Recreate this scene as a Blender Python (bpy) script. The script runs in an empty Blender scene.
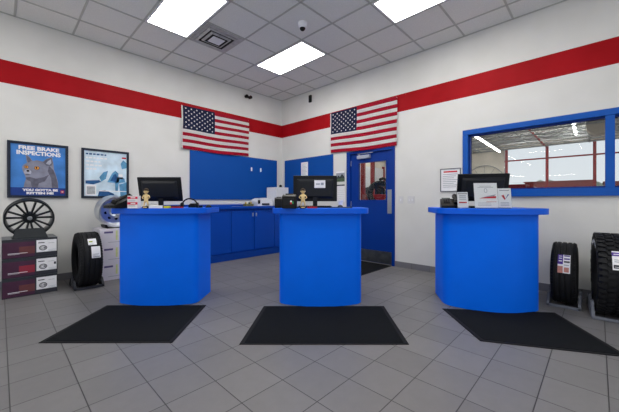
import bpy, math, random
from mathutils import Matrix, Vector
random.seed(7)
PI = math.pi
C = bpy.context.scene.collection
D = bpy.data
V = Vector

# ------------------------------------------------------------------ helpers
def lin(c):
    out = []
    for v in c:
        v = v / 255.0
        out.append(v / 12.92 if v <= 0.04045 else ((v + 0.055) / 1.055) ** 2.4)
    return (*out, 1.0)

MATS = {}
def mat(name, rgb, rough=0.5, metal=0.0, var=0.0, scale=20.0, bump=0.0, bscale=200.0, emit=0.0, spec=0.22, coat=0.0):
    """procedural principled material: colour broken up by noise, fine bump"""
    if name in MATS: return MATS[name]
    m = D.materials.new(name); m.use_nodes = True
    nt = m.node_tree; b = nt.nodes['Principled BSDF']
    c = lin(rgb)
    b.inputs['Base Color'].default_value = c
    b.inputs['Roughness'].default_value = rough
    b.inputs['Metallic'].default_value = metal
    b.inputs['Specular IOR Level'].default_value = spec
    b.inputs['Coat Weight'].default_value = coat
    tc = nt.nodes.new('ShaderNodeTexCoord')
    if var > 0:
        n = nt.nodes.new('ShaderNodeTexNoise'); n.inputs['Scale'].default_value = scale; n.inputs['Detail'].default_value = 4
        r = nt.nodes.new('ShaderNodeValToRGB')
        r.color_ramp.elements[0].position = .3; r.color_ramp.elements[1].position = .7
        r.color_ramp.elements[0].color = (*[x * (1 - var) for x in c[:3]], 1)
        r.color_ramp.elements[1].color = (*[min(1, x * (1 + var)) for x in c[:3]], 1)
        nt.links.new(tc.outputs['Object'], n.inputs['Vector']); nt.links.new(n.outputs['Fac'], r.inputs['Fac'])
        nt.links.new(r.outputs['Color'], b.inputs['Base Color'])
    if bump > 0:
        n2 = nt.nodes.new('ShaderNodeTexNoise'); n2.inputs['Scale'].default_value = bscale
        bp = nt.nodes.new('ShaderNodeBump'); bp.inputs['Strength'].default_value = bump; bp.inputs['Distance'].default_value = .002
        nt.links.new(tc.outputs['Object'], n2.inputs['Vector']); nt.links.new(n2.outputs['Fac'], bp.inputs['Height'])
        nt.links.new(bp.outputs['Normal'], b.inputs['Normal'])
    if emit > 0:
        b.inputs['Emission Color'].default_value = c; b.inputs['Emission Strength'].default_value = emit
    MATS[name] = m
    return m

def glass_mat(name, tint=(235, 240, 243), refl=1.0, rough=0.0):
    m = D.materials.new(name); m.use_nodes = True; nt = m.node_tree
    nt.nodes.remove(nt.nodes['Principled BSDF']); out = nt.nodes['Material Output']
    t = nt.nodes.new('ShaderNodeBsdfTransparent'); t.inputs[0].default_value = lin(tint)
    g = nt.nodes.new('ShaderNodeBsdfGlossy'); g.inputs['Roughness'].default_value = rough
    f = nt.nodes.new('ShaderNodeFresnel'); f.inputs[0].default_value = 1.45
    mm = nt.nodes.new('ShaderNodeMath'); mm.operation = 'MULTIPLY'; mm.inputs[1].default_value = refl
    x = nt.nodes.new('ShaderNodeMixShader')
    nt.links.new(f.outputs[0], mm.inputs[0]); nt.links.new(mm.outputs[0], x.inputs[0])
    nt.links.new(t.outputs[0], x.inputs[1]); nt.links.new(g.outputs[0], x.inputs[2]); nt.links.new(x.outputs[0], out.inputs[0])
    return m

class MB:
    """mesh collector in local space; several materials by index"""
    def __init__(s): s.v = []; s.f = []; s.m = []; s.mi = 0; s.M = Matrix.Identity(4)
    def add(s, vs, fs):
        o = len(s.v); s.v += [tuple(s.M @ V(p)) for p in vs]
        for f in fs: s.f.append(tuple(i + o for i in f)); s.m.append(s.mi)
        return s
    def box(s, x0, x1, y0, y1, z0, z1):
        return s.add([(x0,y0,z0),(x1,y0,z0),(x1,y1,z0),(x0,y1,z0),(x0,y0,z1),(x1,y0,z1),(x1,y1,z1),(x0,y1,z1)],
              [(0,3,2,1),(4,5,6,7),(0,1,5,4),(1,2,6,5),(2,3,7,6),(3,0,4,7)])
    def hexa(s, b, t):     # b,t: four points each, counter-clockwise from above
        return s.add(list(b)+list(t), [(0,3,2,1),(4,5,6,7),(0,1,5,4),(1,2,6,5),(2,3,7,6),(3,0,4,7)])
    def prism(s, poly, z0, z1):
        n = len(poly)
        return s.add([(x,y,z0) for x,y in poly]+[(x,y,z1) for x,y in poly],
              [tuple(range(n))[::-1], tuple(range(n,2*n))]+[(i,(i+1)%n,(i+1)%n+n,i+n) for i in range(n)])
    def card(s, poly, y):  # flat polygon in the x/z plane facing -y
        n = len(poly); return s.add([(x,y,z) for x,z in poly],[tuple(range(n))])
    def plate(s, poly, y0, y1):   # x/z polygon given depth from y0 (front) to y1
        n = len(poly)
        return s.add([(x,y0,z) for x,z in poly]+[(x,y1,z) for x,z in poly],
              [tuple(range(n)), tuple(range(n,2*n))[::-1]]+[(i,i+n,(i+1)%n+n,(i+1)%n) for i in range(n)])
    def lathe(s, prof, n=32, a0=0.0, closed=False):  # (r,z) around z
        k = len(prof); vs = []; fs = []
        for i in range(n):
            a = a0 + 2*PI*i/n
            vs += [(r*math.cos(a), r*math.sin(a), z) for r,z in prof]
        for i in range(n):
            j = (i+1)%n
            for q in range(k if closed else k-1):
                w = (q+1)%k
                fs.append((i*k+q, j*k+q, j*k+w, i*k+w))
        return s.add(vs, fs)
    def cyl(s, r, z0, z1, n=24, r2=None):
        r2 = r if r2 is None else r2
        return s.prism2(r, r2, z0, z1, n)
    def prism2(s, r, r2, z0, z1, n):
        vs = [(r*math.cos(2*PI*i/n), r*math.sin(2*PI*i/n), z0) for i in range(n)]+[(r2*math.cos(2*PI*i/n), r2*math.sin(2*PI*i/n), z1) for i in range(n)]
        return s.add(vs, [tuple(range(n))[::-1], tuple(range(n,2*n))]+[(i,(i+1)%n,(i+1)%n+n,i+n) for i in range(n)])
    def sphere(s, r, c=(0,0,0), n=16, sz=1.0):
        M0 = s.M.copy(); s.M = M0 @ Matrix.Translation(c)
        k = n//2
        s.lathe([(r*math.sin(PI*i/k)+1e-5, -r*sz*math.cos(PI*i/k)) for i in range(k+1)], n)
        s.M = M0; return s
    def tube(s, pts, r, n=8):
        pts = [V(p) for p in pts]; rings = []
        up = V((0,0,1))
        for i,p in enumerate(pts):
            d = (pts[min(i+1,len(pts)-1)]-pts[max(i-1,0)]).normalized()
            a = d.cross(up)
            if a.length < 1e-3: a = d.cross(V((1,0,0)))
            a.normalize(); b = d.cross(a)
            rr = r[i] if isinstance(r,(list,tuple)) else r
            rings.append([tuple(p+a*rr*math.cos(2*PI*k/n)+b*rr*math.sin(2*PI*k/n)) for k in range(n)])
        vs = [q for g in rings for q in g]; m = len(pts)
        fs = [(i*n+k, i*n+(k+1)%n, (i+1)*n+(k+1)%n, (i+1)*n+k) for i in range(m-1) for k in range(n)]
        fs += [tuple(range(n))[::-1], tuple(range((m-1)*n, m*n))]
        return s.add(vs, fs)
    def at(s, M): s.M = M; return s

def T(x,y,z): return Matrix.Translation((x,y,z))
def RX(a): return Matrix.Rotation(a,4,'X')
def RY(a): return Matrix.Rotation(a,4,'Y')
def RZ(a): return Matrix.Rotation(a,4,'Z')

def obj(name, mb, mats, parent=None, bevel=0.0, smooth=35, loc=None):
    me = D.meshes.new(name); me.from_pydata(mb.v, [], mb.f); me.validate()
    if not isinstance(mats,(list,tuple)): mats = [mats]
    for m in mats: me.materials.append(m)
    if len(mats) > 1 and len(me.polygons) == len(mb.m):
        me.polygons.foreach_set('material_index', mb.m)
    if smooth:
        me.polygons.foreach_set('use_smooth', [True]*len(me.polygons))
        me.set_sharp_from_angle(angle=math.radians(smooth))
    me.update()
    o = D.objects.new(name, me); C.objects.link(o)
    if parent is not None: o.parent = parent
    if loc: o.location = loc
    if bevel:
        b = o.modifiers.new('bevel','BEVEL'); b.width = bevel; b.segments = 2; b.limit_method = 'ANGLE'; b.angle_limit = math.radians(40)
        b.harden_normals = False
    return o

def tag(o, label, cat, group=None, kind=None):
    if label: o['label'] = label
    if cat: o['category'] = cat
    if group: o['group'] = group
    if kind: o['kind'] = kind
    return o
def thing(name, label, cat, loc=(0,0,0), rz=0.0, group=None):
    o = D.objects.new(name, None); C.objects.link(o); o.location = loc; o.rotation_euler = (0,0,rz)
    o.empty_display_size = .1
    return tag(o, label, cat, group)
def struct(o): o['kind'] = 'structure'; return o
def dup(root, loc, rz, label):
    r = root.copy(); C.objects.link(r); r.location = loc; r.rotation_euler = (0,0,rz); r['label'] = label
    for ch in list(root.children):
        c = ch.copy(); C.objects.link(c); c.parent = r
        for g in list(ch.children):
            d = g.copy(); C.objects.link(d); d.parent = c
    return r

def text_into(mb, s, size, x, z, y, sx=1.0, bold=0.0, align='CENTER', shear=0.0, M=None):
    """lettering as real flat geometry in the x/z plane facing -y, baseline at z"""
    cu = D.curves.new('lettering','FONT'); cu.body = s; cu.size = size; cu.align_x = align; cu.offset = bold; cu.shear = shear
    cu.resolution_u = 3
    o = D.objects.new('lettering', cu); C.objects.link(o)
    bpy.context.view_layer.update()
    me = D.meshes.new_from_object(o.evaluated_get(bpy.context.evaluated_depsgraph_get()))
    vs = [(v.co.x*sx + x, y, v.co.y + z) for v in me.vertices]
    fs = [tuple(p.vertices) for p in me.polygons]
    mb.add(vs, fs)
    D.objects.remove(o); D.curves.remove(cu); D.meshes.remove(me)

def rrect(w, h, r, n=5, cx=0, cy=0):
    p = []
    for (sx,sy,a) in ((1,1,0),(-1,1,90),(-1,-1,180),(1,-1,270)):
        for i in range(n+1):
            t = math.radians(a+90*i/n)
            p.append((cx+sx*(w/2-r)+r*math.cos(t), cy+sy*(h/2-r)+r*math.sin(t)))
    return p
def disc(cx, cz, rx, rz, n=20): return [(cx+rx*math.cos(2*PI*i/n), cz+rz*math.sin(2*PI*i/n)) for i in range(n)]

# room frame: left wall is y = YW, right wall is x = XW, camera near the origin
XW, YW, CZ, CAMH = 4.853, 5.63, 3.63, 1.155
TH = math.radians(43.98)
FV = V((math.cos(TH), math.sin(TH), 0)); RV = V((math.sin(TH), -math.cos(TH), 0))
def row(lat, dep, z=0.0): p = FV*dep + RV*lat; return V((p.x, p.y, z))   # position across / into the room
ROT = TH - PI/2

# ------------------------------------------------------------------ materials
M_BLUE  = mat('counter_blue_laminate', (0,106,240), .45, var=.03, scale=3, spec=.12)
M_TOP   = mat('counter_top_blue_laminate', (0,92,222), .4, var=.03, scale=4, spec=.2)
M_CAB   = mat('cabinet_blue_laminate', (0,66,170), .38, var=.03, scale=3)
M_BOARD = mat('wall_board_blue', (0,74,158), .55, var=.03, scale=2)
M_DOORB = mat('door_blue_paint', (0,52,140), .35, var=.04, scale=3)
M_FRAMEB= mat('frame_blue_paint', (12,82,172), .35, var=.04, scale=4)
M_BLACK = mat('black_plastic', (12,13,15), .4, var=.1, scale=30)
M_DK    = mat('dark_grey_plastic', (24,27,33), .45, var=.08, scale=20)
M_SCREEN= mat('monitor_back_plastic', (11,14,20), .35, var=.08, scale=10)
M_RUBBER= mat('tyre_rubber', (26,27,30), .6, var=.2, scale=15, bump=.3, bscale=120)
M_WHITE = mat('white_paper', (232,232,236), .6, var=.02)
M_WPLAS = mat('white_plastic', (222,224,230), .4, var=.03)
M_INK   = mat('dark_ink', (44,46,58), .6, var=.05)
M_GINK  = mat('grey_ink', (150,154,166), .6, var=.05)
M_RED   = mat('red_ink', (196,30,48), .5, var=.05)
M_STEEL = mat('brushed_steel', (176,180,186), .3, metal=.9, var=.06, scale=40)
M_CHROME= mat('bright_alloy', (214,218,226), .28, metal=1.0, var=.04)
M_GOLD  = mat('gold_metal', (226,200,146), .3, metal=.4, var=.1, scale=40)
M_ALBLK = mat('black_alloy', (34,38,42), .3, metal=.5, var=.1, scale=30)
M_STAND = mat('grey_stand_plastic', (108,112,122), .5, var=.1, scale=12)
M_FRAMEK= mat('poster_frame_black', (34,42,58), .35, var=.1)
M_MATB  = mat('floor_mat_black', (17,19,22), .95, var=.25, scale=90, bump=.8, bscale=500, spec=.15)
M_MATE  = mat('mat_rubber_edge', (19,20,23), .75, var=.1, spec=.2)
M_GLASS = glass_mat('window_glass', (250,252,253), .8)
M_CLEAR = glass_mat('clear_acrylic', (253,254,254), .7)

def wall_mat():
    m = D.materials.new('painted_wall_with_red_band'); m.use_nodes = True; nt = m.node_tree; b = nt.nodes['Principled BSDF']
    b.inputs['Roughness'].default_value = .6; b.inputs['Specular IOR Level'].default_value = .15
    tc = nt.nodes.new('ShaderNodeTexCoord'); sp = nt.nodes.new('ShaderNodeSeparateXYZ'); nt.links.new(tc.outputs['Object'], sp.inputs[0])
    g = nt.nodes.new('ShaderNodeMath'); g.operation = 'GREATER_THAN'; g.inputs[1].default_value = 2.712
    l = nt.nodes.new('ShaderNodeMath'); l.operation = 'LESS_THAN'; l.inputs[1].default_value = 3.016
    k = nt.nodes.new('ShaderNodeMath'); k.operation = 'MULTIPLY'
    nt.links.new(sp.outputs[2], g.inputs[0]); nt.links.new(sp.outputs[2], l.inputs[0]); nt.links.new(g.outputs[0], k.inputs[0]); nt.links.new(l.outputs[0], k.inputs[1])
    n = nt.nodes.new('ShaderNodeTexNoise'); n.inputs['Scale'].default_value = 2.5; n.inputs['Detail'].default_value = 5
    nt.links.new(tc.outputs['Object'], n.inputs['Vector'])
    rw = nt.nodes.new('ShaderNodeValToRGB'); rr = nt.nodes.new('ShaderNodeValToRGB')
    for r_, a, c in ((rw,(211,211,209),(217,217,216)),(rr,(150,2,14),(164,8,22))):
        r_.color_ramp.elements[0].position = .3; r_.color_ramp.elements[1].position = .7
        r_.color_ramp.elements[0].color = lin(a); r_.color_ramp.elements[1].color = lin(c)
        nt.links.new(n.outputs['Fac'], r_.inputs['Fac'])
    mx = nt.nodes.new('ShaderNodeMix'); mx.data_type = 'RGBA'
    nt.links.new(k.outputs[0], mx.inputs[0]); nt.links.new(rw.outputs[0], mx.inputs[6]); nt.links.new(rr.outputs[0], mx.inputs[7])
    nt.links.new(mx.outputs[2], b.inputs['Base Color'])
    n2 = nt.nodes.new('ShaderNodeTexNoise'); n2.inputs['Scale'].default_value = 180
    bp = nt.nodes.new('ShaderNodeBump'); bp.inputs['Strength'].default_value = .12; bp.inputs['Distance'].default_value = .001
    nt.links.new(tc.outputs['Object'], n2.inputs['Vector']); nt.links.new(n2.outputs['Fac'], bp.inputs['Height']); nt.links.new(bp.outputs[0], b.inputs['Normal'])
    return m
M_WALL = wall_mat()

def tile_mat(name, c1, c2, grout, bw, rh, ox, oy, mortar, rough, axes='XY', stain=.1):
    m = D.materials.new(name); m.use_nodes = True; nt = m.node_tree; b = nt.nodes['Principled BSDF']
    tc = nt.nodes.new('ShaderNodeTexCoord'); mp = nt.nodes.new('ShaderNodeMapping')
    mp.inputs['Location'].default_value = (-ox, -oy, 0)
    if axes == 'XY': nt.links.new(tc.outputs['Object'], mp.inputs[0])
    else:
        sp = nt.nodes.new('ShaderNodeSeparateXYZ'); cb = nt.nodes.new('ShaderNodeCombineXYZ')
        nt.links.new(tc.outputs['Object'], sp.inputs[0])
        ad = nt.nodes.new('ShaderNodeMath'); ad.operation = 'ADD'
        nt.links.new(sp.outputs[0], ad.inputs[0]); nt.links.new(sp.outputs[1], ad.inputs[1])
        nt.links.new(ad.outputs[0], cb.inputs[0]); nt.links.new(sp.outputs[2], cb.inputs[1]); nt.links.new(cb.outputs[0], mp.inputs[0])
    br = nt.nodes.new('ShaderNodeTexBrick'); br.offset = 0; br.squash = 1
    br.inputs['Scale'].default_value = 1; br.inputs['Brick Width'].default_value = bw; br.inputs['Row Height'].default_value = rh
    br.inputs['Mortar Size'].default_value = mortar; br.inputs['Mortar Smooth'].default_value = .3; br.inputs['Bias'].default_value = 0
    br.inputs['Color1'].default_value = lin(c1); br.inputs['Color2'].default_value = lin(c2); br.inputs['Mortar'].default_value = lin(grout)
    nt.links.new(mp.outputs[0], br.inputs['Vector'])
    n = nt.nodes.new('ShaderNodeTexNoise'); n.inputs['Scale'].default_value = 9; n.inputs['Detail'].default_value = 8; n.inputs['Roughness'].default_value = .7
    nt.links.new(tc.outputs['Object'], n.inputs['Vector'])
    r = nt.nodes.new('ShaderNodeValToRGB'); r.color_ramp.elements[0].position = .3; r.color_ramp.elements[1].position = .7
    r.color_ramp.elements[0].color = (1-stain,)*3+(1,); r.color_ramp.elements[1].color = (1,1,1,1)
    nt.links.new(n.outputs['Fac'], r.inputs[0])
    mx = nt.nodes.new('ShaderNodeMix'); mx.data_type = 'RGBA'; mx.blend_type = 'MULTIPLY'; mx.inputs[0].default_value = 1
    nt.links.new(br.outputs['Color'], mx.inputs[6]); nt.links.new(r.outputs[0], mx.inputs[7]); nt.links.new(mx.outputs[2], b.inputs['Base Color'])
    b.inputs['Roughness'].default_value = rough
    iv = nt.nodes.new('ShaderNodeMath'); iv.operation = 'SUBTRACT'; iv.inputs[0].default_value = 1
    nt.links.new(br.outputs['Fac'], iv.inputs[1])
    bp = nt.nodes.new('ShaderNodeBump'); bp.inputs['Strength'].default_value = .5; bp.inputs['Distance'].default_value = .002
    nt.links.new(iv.outputs[0], bp.inputs['Height']); nt.links.new(bp.outputs[0], b.inputs['Normal'])
    return m
M_FLOOR = tile_mat('grey_floor_tile', (112,110,111), (121,119,120), (50,48,49), .307, .302, .04, .257, .0035, .42)
M_BASE  = tile_mat('grey_base_tile', (116,116,122), (122,122,128), (84,84,88), .305, .5, .1, -.2, .003, .4, axes='S')

# ------------------------------------------------------------------ camera
cam = D.cameras.new('camera'); cam.lens = 299/619*36; cam.sensor_width = 36; cam.shift_y = -5/619; cam.clip_end = 300; cam.clip_start = .05
co = D.objects.new('camera', cam); C.objects.link(co); co.location = (0,0,CAMH); co.rotation_euler = (PI/2, 0, ROT)
bpy.context.scene.camera = co

# ------------------------------------------------------------------ shell
XB, YB = -1.6, -1.9      # how far the room runs back behind the camera
mb = MB().box(XB, XW+.11, YB, YW+.12, -.1, 0); struct(obj('floor', mb, M_FLOOR, smooth=0))
mb = MB().box(XB, XW, YW, YW+.12, 0, CZ+.1); struct(obj('wall_left', mb, M_WALL, smooth=0))
W0, W1, WZ0, WZ1 = -1.55, 1.466, 1.235, 2.212     # shop window opening
D0, D1, DZ = 2.583, 3.635, 2.13                   # doorway opening
mb = MB()
for y0,y1,z0,z1 in ((YB,W0,0,CZ+.1),(W0,W1,0,WZ0),(W0,W1,WZ1,CZ+.1),(W1,D0,0,CZ+.1),(D0,D1,DZ,CZ+.1),(D1,YW+.12,0,CZ+.1)):
    mb.box(XW, XW+.14, y0, y1, z0, z1)
struct(obj('wall_right', mb, M_WALL, smooth=0))
mb = MB().box(XB, XW-.011, YW-.012, YW-.001, 0, .1); struct(obj('baseboard_left', mb, M_BASE, smooth=0, bevel=.003))
mb = MB().box(XW-.012, XW-.001, YB, D0, 0, .1).box(XW-.012, XW-.001, D1, YW-.001, 0, .1); struct(obj('baseboard_right', mb, M_BASE, smooth=0, bevel=.003))

# ceiling: lay-in tiles on a metal grid
M_TILE = mat('ceiling_tile', (222,223,220), .9, var=.08, scale=120, bump=.5, bscale=160, spec=.1)
M_TILE2 = mat('ceiling_tile_recess', (150,149,152), .9, var=.08, scale=60, spec=.1)
M_GRID = mat('ceiling_grid_metal', (178,180,176), .5, var=.04)
gx = [3.215+.615*k for k in range(-10,3)]; gy = [4.49+.61*k for k in range(-13,2)]
mb = MB().box(XB, XW, YB, YW, CZ+.001, CZ+.1)
ceil = struct(obj('ceiling', mb, M_TILE, smooth=0))
mb = MB()
for x in gx:
    if x < XW: mb.box(x-.012, x+.012, YB, YW, CZ-.006, CZ+.001)
for y in gy: mb.box(XB, XW, y-.012, y+.012, CZ-.006, CZ+.001)
mb.box(XB, XW, YW-.022, YW, CZ-.006, CZ+.001).box(XW-.022, XW, YB, YW, CZ-.006, CZ+.001)
g = obj('ceiling_grid', mb, M_GRID, ceil, smooth=0)

# ceiling lights (two by four foot troffers)
M_EMIT = mat('light_diffuser', (255,252,244), .5, emit=13.5)
def ceiling_light(ix, iy, label):
    x0, x1 = gx[ix]+.014, gx[ix+1]-.014; y0, y1 = gy[iy]+.014, gy[iy+2]-.014
    t = thing('ceiling_light', label, 'ceiling light', ((x0+x1)/2,(y0+y1)/2,CZ-.006), 0, 'troffer lights in the ceiling')
    w, d = (x1-x0)/2, (y1-y0)/2
    f = MB()
    for a in ((-w,w,-d,-d+.025),(-w,w,d-.025,d),(-w,-w+.025,-d+.025,d-.025),(w-.025,w,-d+.025,d-.025)): f.box(a[0],a[1],a[2],a[3],-.006,.006)
    obj('frame', f, M_WPLAS, t, smooth=0)
    obj('diffuser', MB().box(-w+.025,w-.025,-d+.025,d-.025,-.003,.003), M_EMIT, t, smooth=0)
    return t
iA = 7; jA = 11
ceiling_light(iA, jA, 'bright ceiling light panel above the left counter, beside the square air vent')
ceiling_light(iA+3, jA, 'bright ceiling light panel nearest the room corner, beyond the dome camera')
ceiling_light(iA+3, jA-4, 'bright ceiling light panel above the right wall, cut by the top of the photo')
ceiling_light(iA, jA-4, 'bright ceiling light panel above the viewer, outside the photo')
ceiling_light(iA, jA-8, 'bright ceiling light panel behind the viewer near the right wall')  # unseen panel added to light the room from behind
ceiling_light(iA-4, jA, 'bright ceiling light panel behind the viewer near the left wall')  # another unseen panel, added for more room light

# air vent
t = thing('air_vent', 'square metal air diffuser with stepped louvres in the ceiling beside a light panel', 'air vent', ((gx[8]+gx[9])/2,(gy[10]+gy[11])/2+.61-.0,CZ-.006))
t.location.y = (gy[11]+gy[10])/2 + .305*0
vx, vy = (gx[8]+gx[9])/2, (gy[12]+gy[13])/2
t.location = (vx, vy-.0, CZ-.006)
M_VENT = mat('vent_metal', (176,177,178), .35, metal=.25, var=.18, scale=14)
M_VENTD = mat('vent_shadow_gap', (44,44,46), .6, var=.2, scale=14)
def ring(mb, a, b, z0, z1):
    """sloped square ring from half size a at z0 to half size b at z1"""
    A = [(-a,-a,z0),(a,-a,z0),(a,a,z0),(-a,a,z0)]; B = [(-b,-b,z1),(b,-b,z1),(b,b,z1),(-b,b,z1)]
    mb.add(A+B, [(i,(i+1)%4,(i+1)%4+4,i+4) for i in range(4)])
f = MB(); ring(f,.288,.288,.0,-.008); ring(f,.288,.235,-.008,-.008); ring(f,.235,.235,-.008,.004); obj('frame', f, M_VENT, t, smooth=0)
obj('backing', MB().box(-.28,.28,-.28,.28,.001,.005), M_VENTD, t, smooth=0)
for a,b,z in ((.228,.196,-.002),(.160,.130,-.010)):
    f = MB(); ring(f, a, a, z, z-.012); ring(f, a, b, z-.012, z-.020); obj('louvre', f, M_VENT, t, smooth=0)
f = MB().box(-.095,.095,-.095,.095,-.034,-.028); obj('centre_plate', f, M_WPLAS, t, smooth=0, bevel=.003)

# dome camera, wall spot heads, small sensor
t = thing('dome_camera', 'white dome security camera hanging from the ceiling tiles', 'security camera', (2.925,2.957,CZ+.001))
obj('housing', MB().cyl(.062,-.05,0,32,.066).lathe([(.062,-.05),(.055,-.066),(.04,-.074)],32), M_WPLAS, t)
obj('lens_dome', MB().sphere(.040,(0,0,-.072),20), M_BLACK, t)
t = thing('emergency_spotlight', 'small black twin head spotlight high on the left wall', 'spotlight', (3.83,YW,3.47))
obj('mount', MB().box(-.03,.03,-.035,0,-.02,.03), M_DK, t, bevel=.005)
for s in (-1,1):
    q = MB().at(T(s*.05,-.05,-.005) @ RX(PI/2)); q.cyl(.034,-.03,.03,20,.038); obj('lamp_head', q, M_BLACK, t, bevel=.004)
t = thing('wall_sensor', 'small black motion sensor box high on the right wall near the corner', 'sensor', (XW,4.64,3.45), -PI/2)
obj('housing', MB().box(-.035,.035,-.045,0,-.085,.075), M_BLACK, t, bevel=.008)
obj('lens', MB().at(T(0,-.045,-.02) @ RX(PI/2)).cyl(.02,0,.008,16), M_DK, t)

# ------------------------------------------------------------------ shop window and door
t = struct(thing('window_1', None, None, (XW, W1, WZ0), -PI/2)); 
wl = W1-W0; wh = WZ1-WZ0
f = MB(); fw = .075
f.box(0,wl,-.025,.14,0,fw).box(0,wl,-.025,.14,wh-fw,wh).box(0,fw,-.025,.14,fw,wh-fw).box(wl-fw,wl,-.025,.14,fw,wh-fw)
obj('window_frame', f, M_FRAMEB, t, bevel=.004, smooth=0)
mul = [1.5295]; 
for x in (1.565,): obj('mullion', MB().box(x-.04,x+.04,-.022,.138,fw,wh-fw), M_FRAMEB, t, bevel=.004, smooth=0)
obj('window_stop', MB().box(fw,wl-fw,.03,.1,fw,fw+.02).box(fw,wl-fw,.03,.1,wh-fw-.02,wh-fw).box(fw,fw+.02,.03,.1,fw,wh-fw), mat('frame_blue_dark',(10,50,128),.4,var=.05), t, smooth=0)
obj('window_pane', MB().box(fw,wl-fw,.06,.066,fw,wh-fw), M_GLASS, t, smooth=0)
obj('window_sill', MB().box(-.02,wl+.02,-.04,-.0,-.02,0.012), M_FRAMEB, t, bevel=.003, smooth=0)

t = struct(thing('door_1', None, None, (XW, D1, 0), -PI/2))
dw = D1-D0
f = MB().box(0,.09,-.02,.15,0,DZ).box(dw-.055,dw,-.02,.15,0,DZ).box(.09,dw-.055,-.02,.15,DZ-.055,DZ)
obj('door_frame', f, M_DOORB, t, bevel=.004, smooth=0)
f = MB(); lx0, lx1, lz1 = .093, dw-.058, DZ-.058; ly0, ly1 = .02,.062
gx0, gx1, gz0, gz1 = .260, .875, 1.168, 1.90
for a in ((lx0,gx0,.012,lz1),(gx1,lx1,.012,lz1),(gx0,gx1,.012,gz0),(gx0,gx1,gz1,lz1)): f.box(a[0],a[1],ly0,ly1,a[2],a[3])
leaf = obj('door_leaf', f, M_DOORB, t, smooth=0)
f = MB()
for a in ((gx0-.02,gx0+.008,gz0-.02,gz1+.02),(gx1-.008,gx1+.02,gz0-.02,gz1+.02),(gx0,gx1,gz0-.02,gz0+.008),(gx0,gx1,gz1-.008,gz1+.02)): f.box(a[0],a[1],ly0-.008,ly1+.008,a[2],a[3])
obj('glass_trim', f, M_DOORB, leaf, smooth=0)
obj('door_pane', MB().box(gx0,gx1,.038,.044,gz0,gz1), M_GLASS, leaf, smooth=0)
obj('push_plate', MB().box(.895,.98,.012,.019,.93,1.36), M_STEEL, leaf, smooth=0, bevel=.002)
obj('kick_plate', MB().box(lx0+.02,lx1-.01,.012,.019,.02,.235), mat('kick_plate_steel',(96,100,104),.35,metal=.8,var=.25,scale=8), leaf, smooth=0)
f = MB().box(.27,.55,-.05,.02,1.965,2.03); cl = obj('door_closer', f, mat('closer_silver',(170,176,196),.4,metal=.5,var=.05), leaf, bevel=.006)
obj('closer_arm', MB().box(.28,.62,-.05,-.03,2.055,2.068).box(.3,.33,-.045,-.02,2.03,2.06), M_STEEL, cl, bevel=.003)
for z in (.25,1.1,1.9): obj('hinge', MB().at(T(.092,.012,z)).cyl(.008,-.05,.05,10), M_STEEL, t)

# ------------------------------------------------------------------ the workshop beyond
SX, SY0, SY1, SZ = 24.0, -12.0, 13.0, 5.05
M_SHOPW = mat('shop_wall_beige', (222,216,206), .7, var=.06, scale=1.5)
M_SHOPC = mat('shop_ceiling_deck', (222,222,220), .7, var=.12, scale=3)
M_JOIST = mat('joist_grey', (150,154,156), .6, var=.15, scale=5)
M_SRED  = mat('shop_red_paint', (150,34,36), .45, var=.12, scale=6)
mb = MB().box(XW+.14, SX+.2, SY0, SY1, -.1, 0); struct(obj('floor', mb, mat('shop_concrete',(132,130,126),.55,var=.15,scale=2), smooth=0))
mb = MB().box(XW+.14, SX+.2, SY0, SY1, SZ, SZ+.1); struct(obj('ceiling', mb, M_SHOPC, smooth=0))
HZ = 4.70; OY0, OY1 = -11.0, 4.62
mb = MB().box(SX,SX+.2,OY1,SY1,0,SZ).box(SX,SX+.2,SY0,OY0,0,SZ).box(SX,SX+.2,OY0,OY1,HZ,SZ); struct(obj('wall_shop_far', mb, M_SHOPW, smooth=0))
mb = MB().box(XW+.14,SX+.2,SY1,SY1+.1,0,SZ); struct(obj('wall_shop_left', mb, M_SHOPW, smooth=0))
mb = MB().box(XW+.14,SX+.2,SY0-.1,SY0,0,SZ); struct(obj('wall_shop_right', mb, M_SHOPW, smooth=0))
mb = MB().box(XW,XW+.14,YW+.12,SY1,0,SZ).box(XW,XW+.14,SY0,YB,0,SZ).box(XW,XW+.14,YB,YW+.12,CZ+.1,SZ); struct(obj('wall_shop_near', mb, M_SHOPW, smooth=0))
for k in range(17):
    x = 6.2+1.08*k
    mb = MB().box(x-.05,x+.05,SY0,SY1,SZ-.06,SZ).box(x-.05,x+.05,SY0,SY1,SZ-.5,SZ-.44)
    n = 30
    for i in range(n):
        y = SY0+(SY1-SY0)*i/n; d = (SY1-SY0)/n
        mb.tube([(x,y,SZ-.46),(x,y+d/2,SZ-.04),(x,y+d,SZ-.46)], .018, 5)
    o = obj('roof_joist', mb, M_JOIST, smooth=0)
    tag(o, 'grey open web roof joist across the workshop ceiling seen through the window', 'joist', 'roof joists in the workshop')
for k,y in enumerate((-3.3, .35, 2.4, 6.0)):
    o = obj('ceiling_pipe', MB().tube([(XW+.3,y,4.62),(SX-.1,y,4.62)], .05, 8), M_SRED if k in (0,2) else M_JOIST)
    tag(o, ['red sprinkler pipe over the right end of the workshop','grey pipe over the middle of the workshop window view','red sprinkler pipe under the workshop joists, left of the grey pipe','grey pipe over the beige part of the workshop'][k], 'pipe')
M_STRIP = mat('workshop_tube', (255,250,240), .5, emit=38.0)
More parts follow.
